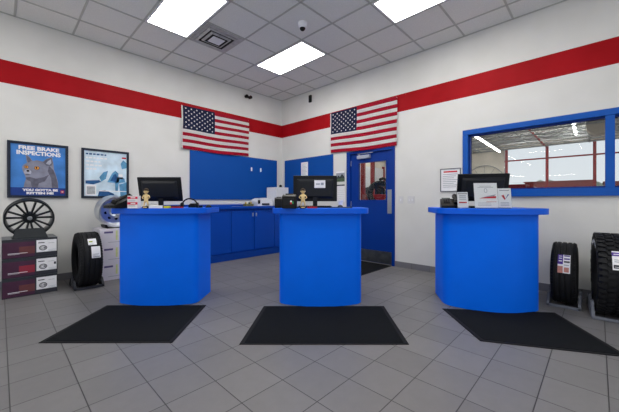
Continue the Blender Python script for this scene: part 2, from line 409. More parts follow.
def strip(a, b, label):
    a, b = V(a), V(b); c = (a+b)/2; d = b-a; L = d.length; rz = math.atan2(d.y, d.x)
    t = thing('strip_light', label, 'strip light', c, rz, 'strip lights in the workshop')
    obj('housing', MB().box(-L/2,L/2,-.07,.07,0.02,.07), M_WPLAS, t, smooth=0)
    obj('tube', MB().at(RY(PI/2)).cyl(.035,-L/2+.03,L/2-.03,12), M_STRIP, t)
    for s in (-1,1): obj('hanger', MB().tube([(s*L*.4,0,.07),(s*L*.4,0,SZ-c.z)], .006, 5), M_STEEL, t)
strip((15.3,4.35,4.38),(22.8,4.65,4.38), 'long white strip light seen at the upper left of the shop window')
strip((20.4,3.75,4.80),(20.4,1.8,4.80), 'pale strip light hanging crosswise in the middle of the shop window view')
strip((18.6,.85,4.9),(22.6,.9,4.9), 'white strip light near the blue mullion of the shop window')  # glowing tube stands in for a bright reflection in the window
strip((8.0,-1.5,3.9),(8.0,-4.5,3.9), 'strip light over the right part of the workshop, outside the window view')  # unseen lamp added because the workshop rendered too dark
strip((7.0,1.5,3.9),(7.0,4.5,3.9), 'strip light over the workshop just behind the shop wall')  # added out of view to lift the workshop light
for q,(a_,b_) in enumerate((((9,9,4.4),(13,9,4.4)),((15,9,4.4),(19,9,4.4)),((12,6.5,4.4),(16,6.5,4.4)),((10,-7,4.4),(14,-7,4.4)),((18,-5,4.4),(22,-5,4.4)))):
    strip(a_, b_, ['strip light over the far left of the workshop, nearer the shop','strip light over the far left of the workshop, nearer the glass doors','strip light over the workshop between the lift and the glass doors','strip light over the far right of the workshop','strip light over the right corner of the glass doors'][q])  # grid of added lamps that brightens the large workshop
strip((7.5,6.0,3.9),(11.5,7.4,3.9), 'strip light seen through the glass of the blue door')  # added lamp, brightens what shows behind the door glass
t = thing('ceiling_fan_heater', 'round beige duct drum under the workshop roof beside the blue mullion', 'duct', (18.6,.0,4.52))
obj('drum', MB().at(RY(-PI/2)).cyl(.40,-.3,.3,24), mat('duct_beige',(186,178,164),.5,var=.05), t, bevel=.02)
for s in (-1,1): obj('hanger', MB().tube([(s*.15,0,.35),(s*.15,0,SZ-4.52)], .008, 5), M_STEEL, t)
# overhead glass doors: red stiles and rails
t = thing('overhead_door', 'glazed overhead workshop door with red stiles and rails, sky behind', 'garage door', (SX+.05,0,0))
for i in range(7):
    y = 4.5-2.18*i
    obj('stile', MB().box(-.05,.05,y-.075,y+.075,0,HZ), M_SRED, t, smooth=0)
for z in (.05,.95,1.5,3.87,HZ-.02):
    obj('rail', MB().box(-.03,.03,OY0,OY1,z-.045,z+.045), M_SRED, t, smooth=0)
obj('pane', MB().box(-.004,.004,OY0,OY1,0,HZ), glass_mat('overhead_door_glass', (250,252,253), .25), t, smooth=0)
# arch on beige wall
t = thing('hose_hoop', 'large thin dark hoop standing against the beige workshop wall', 'hoop', (SX-.15,5.8,2.35))
f = MB(); f.tube([(0,1.3*math.cos(a*PI/24),1.3*math.sin(a*PI/24)) for a in range(25)], .03, 6); obj('hoop', f, M_JOIST, t)
for a in (30,60,90,120,150):
    f = MB().tube([(0,0,0),(0,1.3*math.cos(math.radians(a)),1.3*math.sin(math.radians(a)))], .012, 5); obj('spoke', f, M_JOIST, t)
obj('bar', MB().box(-.03,.03,-1.3,1.3,-.03,.03).box(-.03,.03,-.05,.05,-2.34,-.03), M_JOIST, t)
# lift and machines behind the door glass
t = thing('vehicle_lift', 'red two post vehicle lift seen through the glass of the blue door', 'lift', (9.2,5.95,0), .3)
for x in (-.62,.62):
    p = obj('post', MB().box(x-.07,x+.07,-.07,.07,0,3.3), M_SRED, t, bevel=.01)
    obj('carriage', MB().box(x-.10,x+.10,-.12,-.07,.9,1.4), M_SRED, p, bevel=.01)
    obj('arm', MB().box(x-.06,x+.06,-.9,-.1,1.0,1.1), M_DK, p, bevel=.01)
obj('crossbeam', MB().box(-.7,.7,-.06,.06,3.3,3.42), M_SRED, t)
t = thing('tyre_changer', 'black tyre changing machine with curved arm seen through the door glass', 'machine', (6.7,3.98,0), -.7)
obj('cabinet', MB().box(-.3,.3,-.3,.3,0,.95), M_DK, t, bevel=.03)
obj('turntable', MB().cyl(.25,.95,1.0,24), M_STEEL, t)
obj('swing_arm', MB().tube([(.28,.2,.9),(.28,.2,1.5),(.24,.16,1.68),(.12,.08,1.74),(0,0,1.7)], .035, 8), M_BLACK, t)
w = obj('mounted_tyre', MB().at(T(0,0,1.34) @ RZ(-.1) @ RX(PI/2)).lathe([(.2,-.09),(.3,-.11),(.33,-.07),(.33,.07),(.3,.11),(.2,.09)],24,closed=True), M_RUBBER, t)
t = thing('tool_cabinet', 'red tool chest in the workshop behind the door glass', 'tool chest', (7.9,4.85,0), -.7)
b_ = obj('chest', MB().box(-.35,.35,-.25,.25,.1,1.35), M_SRED, t, bevel=.015)
for k in range(5): obj('drawer', MB().box(-.32,.32,-.27,-.25,.18+.23*k,.36+.23*k), M_SRED, b_, bevel=.006)
for s in (-1,1):
    for u in (-1,1): obj('wheel', MB().at(T(s*.28,u*.18,.05) @ RX(PI/2)).cyl(.05,-.02,.02,14), M_BLACK, t)
t = thing('roller_door', 'white ribbed roller door far back in the workshop, seen through the door glass', 'roller door', (19.6,SY1-.1,0))  # invented pale backdrop, makes the door glass view brighter
f = MB()
for k in range(24): f.box(-2.6,2.6,-.02,.05,.005+.16*k,.15+.16*k)
obj('curtain', f, M_WPLAS, t, smooth=0)
for x in (-2.68,2.68): obj('guide_rail', MB().box(x-.08,x+.08,-.08,.09,0,4.0), M_SRED, t, smooth=0)
strip((17,10.6,4.4),(21,10.6,4.4), 'strip light above the white roller door in the workshop')  # added lamp that brightens the side wall and its pale backdrop
t = thing('tyre_rack', 'dark rack of tyres in the workshop seen low through the door glass', 'rack', (11.8,7.35,0), .9)
for x in (-.9,.9):
    for y in (-.25,.25): obj('upright', MB().box(x-.03,x+.03,y-.03,y+.03,0,1.62), M_DK, t, smooth=0)
for z in (.35,1.12): obj('beam', MB().box(-.9,.9,-.25,-.2,z,z+.05).box(-.9,.9,.2,.25,z,z+.05), M_DK, t, smooth=0)
for k in range(4):
    o = obj('tyre', MB().at(T(11.8,7.35,1.50) @ RZ(.9) @ T(-.6+.4*k,0,0) @ RY(PI/2)).lathe([(.2,-.09),(.3,-.11),(.325,-.07),(.325,.07),(.3,.11),(.2,.09)],24,closed=True), M_RUBBER)
    tag(o, 'tyre standing on the dark rack in the workshop behind the blue door', 'tyre', 'tyres on the workshop rack')
# outside
struct(obj('ground', MB().box(SX+.2,70,-40,30,-.15,-.05), mat('asphalt',(150,148,150),.8,var=.1,scale=.6), smooth=0))
M_BRICK = mat('far_brick_red', (150,62,54), .8, var=.15, scale=1.2)
def building(x, y0, y1, h, label, m, seg):
    t = thing('brick_building', label, 'building', (x,(y0+y1)/2,-.05)); w = (y1-y0)/2
    wl_ = obj('wall', MB().box(0,5,-w,w,0,h), m, t, smooth=0)
    for i in range(seg):
        y = -w+(i+.5)*2*w/seg
        obj('window', MB().box(-.03,.02,y-.35,y+.35,h*.45,h*.82), M_DK, wl_, smooth=0)
    obj('roof', MB().box(-.1,5.1,-w-.1,w+.1,h,h+.08), m, t, smooth=0)
building(36, .2, 5.2, 3.0, 'low red brick building across the lot behind the middle of the window', M_BRICK, 5)
building(36, -5.5, -.4, 2.8, 'low red brick building across the lot at the right of the window view', M_BRICK, 5)
t = thing('delivery_truck', 'dark red truck parked outside at the left of the window view', 'truck', (28,4.5,-.05), PI/2); t.scale = (1.2,1.2,1.2)
obj('cargo_box', MB().box(-.55,1.0,-.6,.9,.6,2.05), mat('truck_red',(120,26,34),.4,var=.1,scale=2), t, bevel=.04)
cb_ = obj('cab', MB().plate([(-1.3,.45),(-.6,.45),(-.6,1.9),(-.95,1.9),(-1.25,1.25)], -.55, .85), mat('truck_red',(120,26,34)), t, bevel=.03)
obj('cab_window', MB().box(-1.08,-.68,-.57,-.54,1.3,1.75), M_DK, cb_)
for x in (-.9,.6):
    for y in (-.58,.88): obj('wheel', MB().at(T(x,y,.36) @ RX(PI/2)).cyl(.36,-.1,.1,20), M_RUBBER, t)
M_LEAF = mat('far_foliage', (150,158,140), .9, var=.25, scale=3)
def tree(x, y, r, h, label):
    t = thing('tree', label, 'tree', (x,y,-.05)); f = MB()
    for i in range(16):
        a = random.uniform(0,2*PI); q = random.uniform(0,r*.8); f.sphere(random.uniform(.3,.5)*r, (q*math.cos(a), q*math.sin(a), h-r*.5+random.uniform(-.3,.25)*r*(1-q/r)), 8)
    cr = obj('crown', f, M_LEAF, t)
    d = D.textures.new('leafy','CLOUDS'); d.noise_scale = .35
    s = cr.modifiers.new('subd','SUBSURF'); s.levels = 1; s.render_levels = 1
    k = cr.modifiers.new('disp','DISPLACE'); k.texture = d; k.strength = .4
    obj('trunk', MB().cyl(.18,0,h-.4*r,8,.12), mat('bark',(90,76,64),.9,var=.2), t)
tree(46, 4.0, 2.4, 3.75, 'pale round tree rising above the red brick building')
tree(46, .5, 1.5, 3.3, 'small tree beyond the lot close to the blue mullion')
tree(50, 9.6, 2.4, 3.2, 'tree beyond the lot at the far left of the window view')

# ------------------------------------------------------------------ wall boards, flags, posters, notices
def board(name, M, x0, x1, z0, z1, label):
    t = thing(name, label, 'wall board', M[0], M[1])
    obj('panel', MB().box(x0,x1,-.018,-.001,z0,z1), M_BOARD, t, bevel=.003, smooth=0)
    f = MB().box(x0-.004,x1+.004,-.021,0,z1,z1+.008).box(x0-.004,x1+.004,-.021,0,z0-.008,z0).box(x0-.008,x0,-.021,0,z0,z1).box(x1,x1+.008,-.021,0,z0,z1)
    obj('edge_strip', f, M_BOARD, t, smooth=0)
    return t
LW = ((0,YW,0), 0.0)                  # left wall frame: x to the right, z up, -y into the room
RW = ((XW,0,0), -PI/2)                # right wall frame: local x = -world y
board('wall_board', LW, 2.535, 4.665, 1.195, 2.125, 'large blue board on the left wall above the worktop under a flag')
board('wall_board', RW, -5.50, -3.995, 1.195, 2.128, 'blue board on the right wall between the corner and the door')
for x in (3.935, 4.19):
    t = thing('wall_hook', 'small white hook on the large blue board, %s of the pair' % ('left' if x < 4 else 'right'), 'hook', (x,YW-.018,1.87), 0, 'hooks on the blue board')
    obj('plate', MB().plate(rrect(.035,.085,.012), -.006, 0), M_WHITE, t)
    obj('peg', MB().tube([(0,-.006,-.02),(0,-.025,-.03),(0,-.03,-.01)], .005, 6), M_WHITE, t)

M_FLR = mat('flag_red', (160,10,40), .8, var=.06, scale=30); M_FLW = mat('flag_white', (214,212,212), .8, var=.03, scale=30)
M_FLB = mat('flag_blue', (18,26,60), .8, var=.08, scale=30)
def flag(frame, x0, x1, zt0, zt1, zb0, zb1, cx, label, fold):
    t = thing('flag', label, 'flag', frame[0], frame[1], 'flags on the walls')
    W = x1-x0
    def P(u, v, off=0.0):        # u right, v down; hangs 1-4 cm off the wall
        x = x0 + W*u; zt = zt0+(zt1-zt0)*u; zb = zb0+(zb1-zb0)*u + .012*math.sin(u*7+1)
        y = -.03 - .014*math.sin(u*9+v*2+fold)*v - .012*math.exp(-((u-.42)/.06)**2)*fold*v - .010*v
        return (x + .006*math.sin(v*6), y-off, zt + (zb-zt)*v)
    N = 60; f = MB(); uc = (cx-x0)/W
    for i in range(N):
        for s in range(13):
            for h in range(2):
                u0, u1 = i/N, (i+1)/N; v0, v1 = (s+h*.5)/13, (s+h*.5+.5)/13
                f.mi = s % 2
                f.add([P(u0,v0),P(u0,v1),P(u1,v1),P(u1,v0)], [(0,1,2,3)])
    o = obj('field', f, [M_FLR, M_FLW], t); 
    so = o.modifiers.new('cloth','SOLIDIFY'); so.thickness = .002; so.offset = 1
    f = MB(); n = 24
    for i in range(n):
        for j in range(14):
            a, b = uc*i/n, uc*(i+1)/n; c, d = 7/13*j/14, 7/13*(j+1)/14
            f.add([P(a,c,.004),P(a,d,.004),P(b,d,.004),P(b,c,.004)], [(0,1,2,3)])
    can = obj('canton', f, M_FLB, t)
    f = MB(); H = (zt0-zb0)
    for r_ in range(9):
        k = 6 if r_ % 2 == 0 else 5
        for q in range(k):
            u = uc*((q*2+1 + (0 if k == 6 else 1))/12); v = 7/13*((r_+1)/10); R_ = .021
            ctr = P(u,v,.0058); pts = [ctr]
            for m in range(10):
                a = PI/2+m*PI/5; rr = R_ if m % 2 == 0 else R_*.42
                pts.append(P(u+rr*math.cos(a)/W, v-rr*math.sin(a)/H, .0058))
            f.add(pts, [(0,1+m,1+(m+1)%10) for m in range(10)])
    obj('stars', f, M_FLW, can, smooth=0)
    f = MB()
    for j in range(20):
        v0, v1 = j/20, (j+1)/20; a = P(0,v0); b = P(0,v1)
        f.add([(a[0]-.026,a[1],a[2]),(b[0]-.026,b[1],b[2]),b,a],[(0,1,2,3)])
    o = obj('hoist_band', f, M_FLW, t); so = o.modifiers.new('cloth','SOLIDIFY'); so.thickness = .002
    for u,v in ((.0,.01),(.0,.98),(1.,.015)):
        p = P(u,v); obj('pin', MB().at(T(p[0]-.01,-.02,p[2]) @ RX(PI/2)).cyl(.005,-.019,.014,8), M_STEEL, t)
flag(LW, 2.38, 3.855, 2.950, 2.955, 2.125, 2.140, 3.03, 'large stars and stripes flag on the left wall above the blue board', .4)
flag(RW, -4.02, -2.53, 2.990, 2.985, 2.150, 2.115, -3.375, 'large stars and stripes flag on the right wall above the blue door', 1.3)

M_PBLUE = mat('poster_sky_blue', (66,126,200), .35, var=.22, scale=5); M_PNAVY = mat('poster_navy', (30,62,138), .35, var=.12, scale=9)
M_CAT = mat('cat_fur_grey', (132,134,152), .7, var=.22, scale=9); M_CATD = mat('cat_fur_dark', (98,98,114), .7, var=.2, scale=24); M_CATL = mat('cat_fur_light', (168,170,188), .7, var=.2, scale=24)
M_EYE = mat('cat_eye_orange', (226,150,60), .3, var=.1)
def poster_frame(x0, x1, z0, z1, label, glassy=True):
    t = thing('framed_poster', label, 'poster', (x0, YW, z0)); w, h, b = x1-x0, z1-z0, .032
    f = MB().box(0,w,-.03,0,0,b).box(0,w,-.03,0,h-b,h).box(0,b,-.03,0,b,h-b).box(w-b,w,-.03,0,b,h-b)
    obj('frame', f, M_FRAMEK, t, bevel=.003, smooth=0)
    return t, w, h, b
t, w, h, b = poster_frame(.067, .701, 1.20, 1.962, 'black framed blue poster of a grey cat above the black wheel')
f = MB(); Y = -.012; mats = [M_PBLUE, M_PNAVY, M_CAT, M_CATD, M_CATL, M_EYE, M_BLACK, M_WHITE, M_RED]
f.box(b,w-b,Y,-.003,b,h-b)
def U(px, py): return (b+(px-78)/(447-78)*(w-2*b), h-b-(py-28)/(388-28)*(h-2*b))
def layer(mi, pts, k): f.mi = mi; p = [U(*q) for q in pts]; f.card(p[::-1], Y-.0006*k)
layer(1, [(78,388),(78,332),(447,332),(447,388)][::-1], 1)
def blob(mi, cx, cy, rx, ry, k, n=16): layer(mi, [(cx+rx*math.cos(2*PI*i/n), cy+ry*math.sin(2*PI*i/n)) for i in range(n)], k)
layer(2, [(160,332),(166,300),(176,268),(168,245),(155,218),(150,190),(160,172),(182,158),(178,135),(172,98),(196,112),(218,142),(250,135),(288,142),(312,120),(350,104),(360,150),(364,195),(378,235),(392,285),(396,332)], 1)
layer(3, [(288,146),(314,122),(347,108),(356,148),(345,168),(312,170)], 2)
layer(4, [(306,158),(322,136),(343,122),(346,150),(334,162)], 3)
layer(3, [(178,106),(196,118),(212,142),(190,156),(182,136)], 2)
layer(3, [(172,262),(200,258),(240,268),(290,256),(330,235),(300,285),(260,300),(250,332),(215,332),(205,290),(180,278)], 2)
layer(3, [(330,170),(360,200),(376,240),(392,300),(394,332),(350,332),(345,260),(320,210)], 2)
blob(4, 186, 224, 24, 20, 2)
blob(3, 187, 240, 16, 4, 3); blob(6, 188, 215, 10, 7, 3)
blob(6, 178, 188, 14, 11, 3); blob(5, 178, 188, 12, 9, 4); blob(6, 176, 188, 4, 6, 5)
blob(6, 247, 191, 18, 13, 3); blob(5, 247, 191, 15, 11, 4); blob(6, 244, 190, 5, 8, 5)
f.mi = 7
def line(s, x0, x1, ztop, zbot, k=3):
    a = U(x0, zbot); c = U(x1, ztop); hh = c[1]-a[1]
    n0 = len(f.v); text_into(f, s, hh*1.38, 0, 0, Y-.0006*k, bold=.0035)
    xs = [v[0] for v in f.v[n0:]]; lo, hi = min(xs), max(xs); zs = [v[2] for v in f.v[n0:]]; zl, zh = min(zs), max(zs)
    for i in range(n0, len(f.v)):
        v = f.v[i]; f.v[i] = (a[0]+(v[0]-lo)/(hi-lo)*(c[0]-a[0]), v[1], a[1]+(v[2]-zl)/(zh-zl)*hh)
line('FREE BRAKE', 128, 402, 38, 66); line('INSPECTIONS', 115, 412, 72, 102)
line('YOU GOTTA BE', 150, 392, 340, 358); line('KITTEN ME', 178, 362, 363, 380)
layer(8, [(412,350),(438,350),(438,370),(412,370)], 2); layer(7, [(418,357),(432,357),(432,363),(418,363)], 3)
obj('print', f, mats, t, smooth=0)
t, w, h, b = poster_frame(.857, 1.491, 1.20, 1.962, 'black framed pale blue poster with white writing, right of the cat poster')
M_P1 = mat('poster_pale_blue', (200,220,236), .35, var=.2, scale=6); M_P2 = mat('poster_mid_blue', (90,148,190), .35, var=.25, scale=14); M_P3 = mat('poster_deep_blue', (38,86,140), .35, var=.25, scale=14)
f = MB(); f.box(b,w-b,Y,-.003,b,h-b)
mats = [M_P1, M_P2, M_P3, M_WHITE, mat('poster_grey',(168,172,180),.5,var=.2,scale=30), M_RED, M_INK]
def U(px, py): return (b+(px-50)/(345-50)*(w-2*b), h-b-(py-40)/(370-40)*(h-2*b))
layer(1, [(205,265),(240,195),(262,175),(285,195),(330,235),(335,262),(270,270)], 1)
layer(2, [(225,255),(250,205),(268,200),(275,240),(268,262)], 2)
layer(1, [(258,200),(290,240),(280,330),(262,330)], 1)
layer(2, [(140,370),(150,330),(190,325),(250,350),(260,370)], 1)
layer(2, [(60,280),(60,258),(150,252),(165,265),(110,285)], 1)
layer(1, [(300,120),(320,90),(345,110),(345,150),(310,160)], 1)
layer(1, [(150,230),(180,190),(210,180),(195,240),(165,262)], 1)
layer(1, [(290,280),(345,260),(345,370),(300,370)], 1)
layer(3, [(60,290),(130,290),(130,365),(60,365)], 2); layer(4, [(68,300),(122,300),(122,356),(68,356)], 3)
layer(3, [(150,328),(345,330),(345,336),(150,334)], 3); layer(3, [(285,200),(315,200),(315,222),(285,222)], 4); layer(6, [(278,225),(318,226),(318,238),(278,236)], 3)
layer(5, [(310,68),(342,68),(342,80),(310,80)], 2)
random.seed(3)
for r_, (x1_) in enumerate((190,185,160,150,135)):
    x = 62; y = 58+r_*27
    while x < x1_:
        l_ = random.uniform(12,26); layer(2 if r_ == 0 else 3, [(x,y),(x+l_,y),(x+l_,y+11),(x,y+11)], 2); x += l_+6
obj('print', f, mats, t, smooth=0)

# notices on the right wall
t = thing('framed_notice', 'silver framed white notice with a red heading left of the shop window', 'notice', (XW,1.797,1.30), -PI/2)
w, h = .303, .36
f = MB().box(0,w,-.018,0,0,.012).box(0,w,-.018,0,h-.012,h).box(0,.012,-.018,0,.012,h-.012).box(w-.012,w,-.018,0,.012,h-.012); obj('frame', f, mat('grey_frame',(112,114,120),.35,metal=.4,var=.05), t, bevel=.002, smooth=0)
f = MB(); f.box(.012,w-.012,-.008,-.001,.012,h-.012); f.mi = 1; f.box(.05,w-.05,-.0095,-.008,h-.062,h-.04); f.mi = 2
for k in range(8): f.box(.04,w-.04-.03*(k%3),-.0095,-.008,h-.095-.028*k,h-.088-.028*k)
obj('print', f, [M_WHITE, M_RED, M_GINK], t, smooth=0)
t = thing('wall_calendar', 'white wall calendar with a landscape photo hanging beside the blue door', 'calendar', (XW,3.925,1.13), -PI/2)
f = MB(); f.box(.02,.235,-.006,-.001,0,.36); f.mi = 1
for r_ in range(6):
    for q in range(7): f.box(.03+.029*q,.05+.029*q,-.007,-.006,.02+.045*r_,.023+.045*r_)
f.mi = 2; f.box(.02,.235,-.0075,-.006,.335,.36); obj('date_sheet', f, [M_WHITE, M_GINK, M_INK], t, smooth=0)
f = MB(); f.mi=0; f.box(.02,.235,-.008,-.001,.42,.63); f.mi = 1; f.box(.02,.235,-.0095,-.008,.42,.49); f.mi = 2; f.card([(.02,.49),(.08,.55),(.12,.52),(.17,.58),(.235,.51),(.235,.49)],-.010); f.mi = 3; f.box(.02,.235,-.0095,-.008,.60,.63)
obj('photo_sheet', f, [M_GINK, mat('photo_green',(74,92,70),.5,var=.3,scale=30), mat('photo_dark',(52,60,62),.5,var=.3,scale=30), M_WHITE], t, smooth=0)
t = thing('paper_notice', 'narrow white paper notice taped upright on the right blue board', 'notice', (XW-.019,4.93,1.70), -PI/2)
f = MB(); f.box(0,.215,-.004,0,0,.34); f.mi = 1
for k in range(10): f.box(.03,.18-.02*(k%3),-.0048,-.004,.03+.03*k,.036+.03*k)
obj('sheet', f, [M_WHITE, M_GINK], t, smooth=0)
for x, nm in ((-2.50,'light switch plate nearest the blue door on the white wall'),(-2.315,'double light switch plate further from the blue door')):
    t = thing('light_switch', nm, 'light switch', (XW,-x-.03,1.175), -PI/2); dd = .0 if x < -2.4 else .02
    obj('plate', MB().plate(rrect(.085+2*dd,.125,.01), -.007, 0), mat('switch_plate',(206,206,210),.4,var=.02), t)
    for k in ((0,) if dd == 0 else (-1,1)): obj('toggle', MB().box(k*.025-.01,k*.025+.01,-.016,-.007,-.02,.02), M_WPLAS, t, bevel=.002)

# ------------------------------------------------------------------ mats
def floor_mat(pts, label, h=.009):
    c = sum((V(p) for p in pts), V((0,0)))/4
    q = [V(p)-c for p in pts]
    t = thing('floor_mat', label, 'floor mat', (c.x,c.y,0.0005), 0, 'black entrance mats')
    area = sum(q[i].x*q[(i+1)%4].y-q[(i+1)%4].x*q[i].y for i in range(4))
    if area < 0: q = q[::-1]
    obj('rubber_edge', MB().prism([tuple(p) for p in q], 0, h*.6), M_MATE, t, bevel=.002, smooth=0)
    inn = [p - p.normalized()*.045 for p in q]
    obj('carpet', MB().prism([tuple(p) for p in inn], h*.6, h), M_MATB, t, bevel=.002, smooth=0)
def lw(a, b): p = FV*b + RV*a; return (p.x, p.y)
floor_mat([lw(-2.20,2.425),lw(-1.115,2.43),lw(-1.14,3.305),lw(-2.235,3.30)], 'black floor mat in front of the left counter')
floor_mat([lw(-.565,2.40),lw(.80,2.40),lw(.815,3.275),lw(-.50,3.275)], 'black floor mat in front of the middle counter')
floor_mat([lw(1.405,2.46),lw(2.36,2.20),lw(2.53,3.085),lw(1.42,3.20)], 'black floor mat in front of the right counter')
t = thing('door_mat', 'black mat on the floor at the foot of the blue door', 'floor mat', (4.35,3.16,0.0005))
obj('rubber_edge', MB().box(-.48,.48,-.53,.53,0,.006), M_MATE, t, smooth=0, bevel=.002)
obj('carpet', MB().box(-.45,.45,-.5,.5,.006,.010), M_MATB, t, smooth=0)

# ------------------------------------------------------------------ counters
def bow(w, d, bulge, r, back_r=.03, n=22):
    """bowed-front outline: front edge at y=0 bulging to y=-bulge, body runs to y=d"""
    pts = []
    fx = w/2 - r
    for i in range(n+1):
        x = -fx + 2*fx*i/n; pts.append((x, -bulge*(1-(x/fx)**2)))
    sl = 2*bulge/fx
    p0 = V((fx,0)); p1 = V((w/2, sl*r*.6)); p2 = V((w/2, r+sl*r*.6))
    for i in range(1,9):
        t_ = i/8; q = p0*(1-t_)**2+p1*2*t_*(1-t_)+p2*t_**2; pts.append((q.x,q.y))
    pts += [(w/2,d-back_r),(w/2-back_r,d)]
    left = [(-x,y) for x,y in pts[n+1:]][::-1]
    return left + pts
CT = 1.076
def counter(lat, dep, rot, label, w=.94, d=.50, bulge=.075, tw=1.10, cr=.11):
    t = thing('service_counter', label, 'counter', row(lat,dep), ROT+rot, 'bow fronted blue service counters')
    obj('body', MB().prism(bow(w,d,bulge,cr), .004, CT-.064), M_BLUE, t, smooth=30)
    M0 = T(0,-.05,0)
    obj('countertop', MB().at(M0).prism(bow(tw,d+.13,bulge+.012,.14,.05), CT-.062, CT), M_TOP, t, smooth=30, bevel=.004)
    obj('toe_base', MB().at(T(0,.02,0)).prism(bow(w-.04,d-.04,bulge,.12), 0, .004), M_DK, t, smooth=0)
    return t
c1 = counter(-1.725, 3.345, math.radians(-1.5), 'blue bow fronted counter at the left with phone and gold figurine', w=.91, tw=1.09, cr=.09)
c2 = counter(.124, 3.32, 0.0, 'blue bow fronted counter in the middle in front of the blue door')
c3 = counter(1.955, 3.165, math.radians(-11), 'blue bow fronted counter at the right under the shop window', w=.96, d=.54, bulge=.10, tw=1.11, cr=.13)

# ------------------------------------------------------------------ back cabinets
CF = 5.13
t = thing('worktop', 'long blue worktop running along the left wall over the base cabinets', 'worktop', (3.42,CF,1.045))
obj('slab', MB().box(-1.43,1.425,-.035,YW-CF-.002,-.045,0), M_CAB, t, bevel=.004, smooth=0)
obj('upstand', MB().box(-1.43,1.425,YW-CF-.02,YW-CF-.002,0,.04), M_CAB, t, smooth=0)
def cabinet(x0, x1, doors, label, hs):
    t = thing('base_cabinet', label, 'cabinet', (x0,CF,0), 0, 'blue base cabinets'); w = x1-x0
    obj('carcass', MB().box(.002,w-.002,.02,YW-CF-.014,.13,.998), M_CAB, t, smooth=0)
    obj('plinth', MB().box(0.001,w-.001,.005,.02,0.001,.13), mat('plinth_blue',(2,58,150),.4,var=.05), t, smooth=0)
    dw_ = w/doors
    for i in range(doors):
        a = obj('door', MB().box(i*dw_+.008,(i+1)*dw_-.008,0,.019,.155,.965), M_CAB, t, bevel=.003, smooth=0)
        if hs[i] is not None:
            hx = (i*dw_+.045) if hs[i] == 'L' else ((i+1)*dw_-.04)
            obj('handle', MB().box(hx-.012,hx+.012,-.02,0,.84,.91), M_CHROME, a, bevel=.004)
    return t
cabinet(2.04, 3.125, 2, 'blue two door base cabinet showing just right of the left counter', ('R','L'))
cabinet(3.125, 4.205, 2, 'blue two door base cabinet with paired white handles in the gap between counters', ('R','L'))
cabinet(4.205, 4.84, 1, 'blue single door base cabinet in the room corner behind the middle counter', ('R',))
ob = obj('blue_board', MB().box(-.33,.33,-.12,.12,0,.03), M_CAB, bevel=.003, loc=(2.86,5.33,1.0455)); tag(ob, 'flat blue board lying on the worktop behind the left counter', 'board')

# printers and bits on the worktop
t = thing('paper_cabinet', 'tall white document cabinet on the worktop in the room corner', 'cabinet', (4.47,5.34,1.0455), 0)
obj('body', MB().box(-.185,.185,-.17,.17,0,.42), M_WPLAS, t, bevel=.006)
for z in (.012,.15,.28): obj('drawer', MB().box(-.175,.175,-.178,-.17,z,z+.118), M_WPLAS, t, bevel=.003)
ob = obj('webcam', MB().sphere(.035,(0,0,.035),12).box(-.05,.05,-.02,.02,0,.015), M_BLACK, loc=(4.56,5.34,1.467)); tag(ob, 'small black gadget on top of the white document cabinet', 'gadget')
t = thing('printer', 'low white printer with arched lid on the worktop beside the document cabinet', 'printer', (4.04,5.36,1.0455))
obj('body', MB().box(-.21,.21,-.13,.15,0,.10), M_WPLAS, t, bevel=.01)
pr = [(-.2,.10),(-.17,.145),(-.1,.175),(.0,.18),(.09,.16),(.2,.13),(.2,.10)]
obj('lid', MB().plate(pr, -.12, .14), M_WPLAS, t, bevel=.004)
obj('paper_slot', MB().box(-.1,.1,-.135,-.13,.02,.06), M_INK, t, smooth=0)
obj('control_panel', MB().box(-.205,-.15,-.135,-.128,.05,.13), M_BLACK, t, smooth=0)
t = thing('supply_caddy', 'small olive caddy of supplies on the worktop left of the printer', 'caddy', (3.66,5.33,1.0455))
obj('tray', MB().box(-.10,.10,-.05,.05,0,.05), mat('olive_plastic',(120,118,84),.6,var=.3,scale=50), t, bevel=.006)
for k in range(4): obj('bottle', MB().at(T(-.07+.045*k,0,.05)).cyl(.016,0,.035+.012*(k%2),10), mat(['amber','cap_white','dark_green','amber'][k],[(186,160,60),(220,220,215),(44,60,44),(186,160,60)][k],.4,var=.1), t)

# ------------------------------------------------------------------ counter-top items
def place(lat, dep, z=CT+.0005): return row(lat, dep, z)
def monitor(lat, dep, rz, tilt, label, sticker=False, w=.55, h=.325):
    t = thing('computer_monitor', label, 'monitor', place(lat,dep), rz, 'computer monitors on the counters')
    # local: screen faces +y (staff side), the back faces -y
    obj('base', MB().prism(rrect(.24,.18,.03), 0, .012), M_BLACK, t, bevel=.003)
    obj('neck', MB().box(-.028,.028,-.02,.01,.012,.2), M_DK, t, bevel=.004)
    Mx = T(0,0,.075) @ RX(tilt)
    hs = obj('housing', MB().at(Mx).box(-w/2,w/2,0,.026,0,h), M_SCREEN, t, bevel=.006)
    obj('back_cover', MB().at(Mx).hexa([(-w*.36,-.028,.06),(w*.36,-.028,.06),(w*.42,0,.03),(-w*.42,0,.03)],[(-w*.36,-.028,h-.07),(w*.36,-.028,h-.07),(w*.42,0,h-.04),(-w*.42,0,h-.04)]), M_DK, hs, bevel=.006)
    obj('screen', MB().at(Mx).box(-w/2+.015,w/2-.015,.026,.027,.015,h-.015), mat('screen_glass',(16,18,24),.1), hs, smooth=0)
    if sticker:
        f = MB().at(Mx); f.box(-.01,.125,-.031,-.028,.165,.26); f.mi = 1; f.box(.01,.06,-.032,-.031,.205,.22); f.box(.07,.105,-.032,-.031,.20,.23)
        obj('sticker', f, [M_WHITE, M_GINK], hs, smooth=0)
    return t
monitor(-1.84, 3.71, ROT+.0, math.radians(13), 'black computer monitor seen from behind on the left counter', False, w=.53, h=.30)
monitor(.07, 3.72, ROT, 0, 'black computer monitor with a white sticker on its back, on the middle counter', True, w=.545, h=.32)
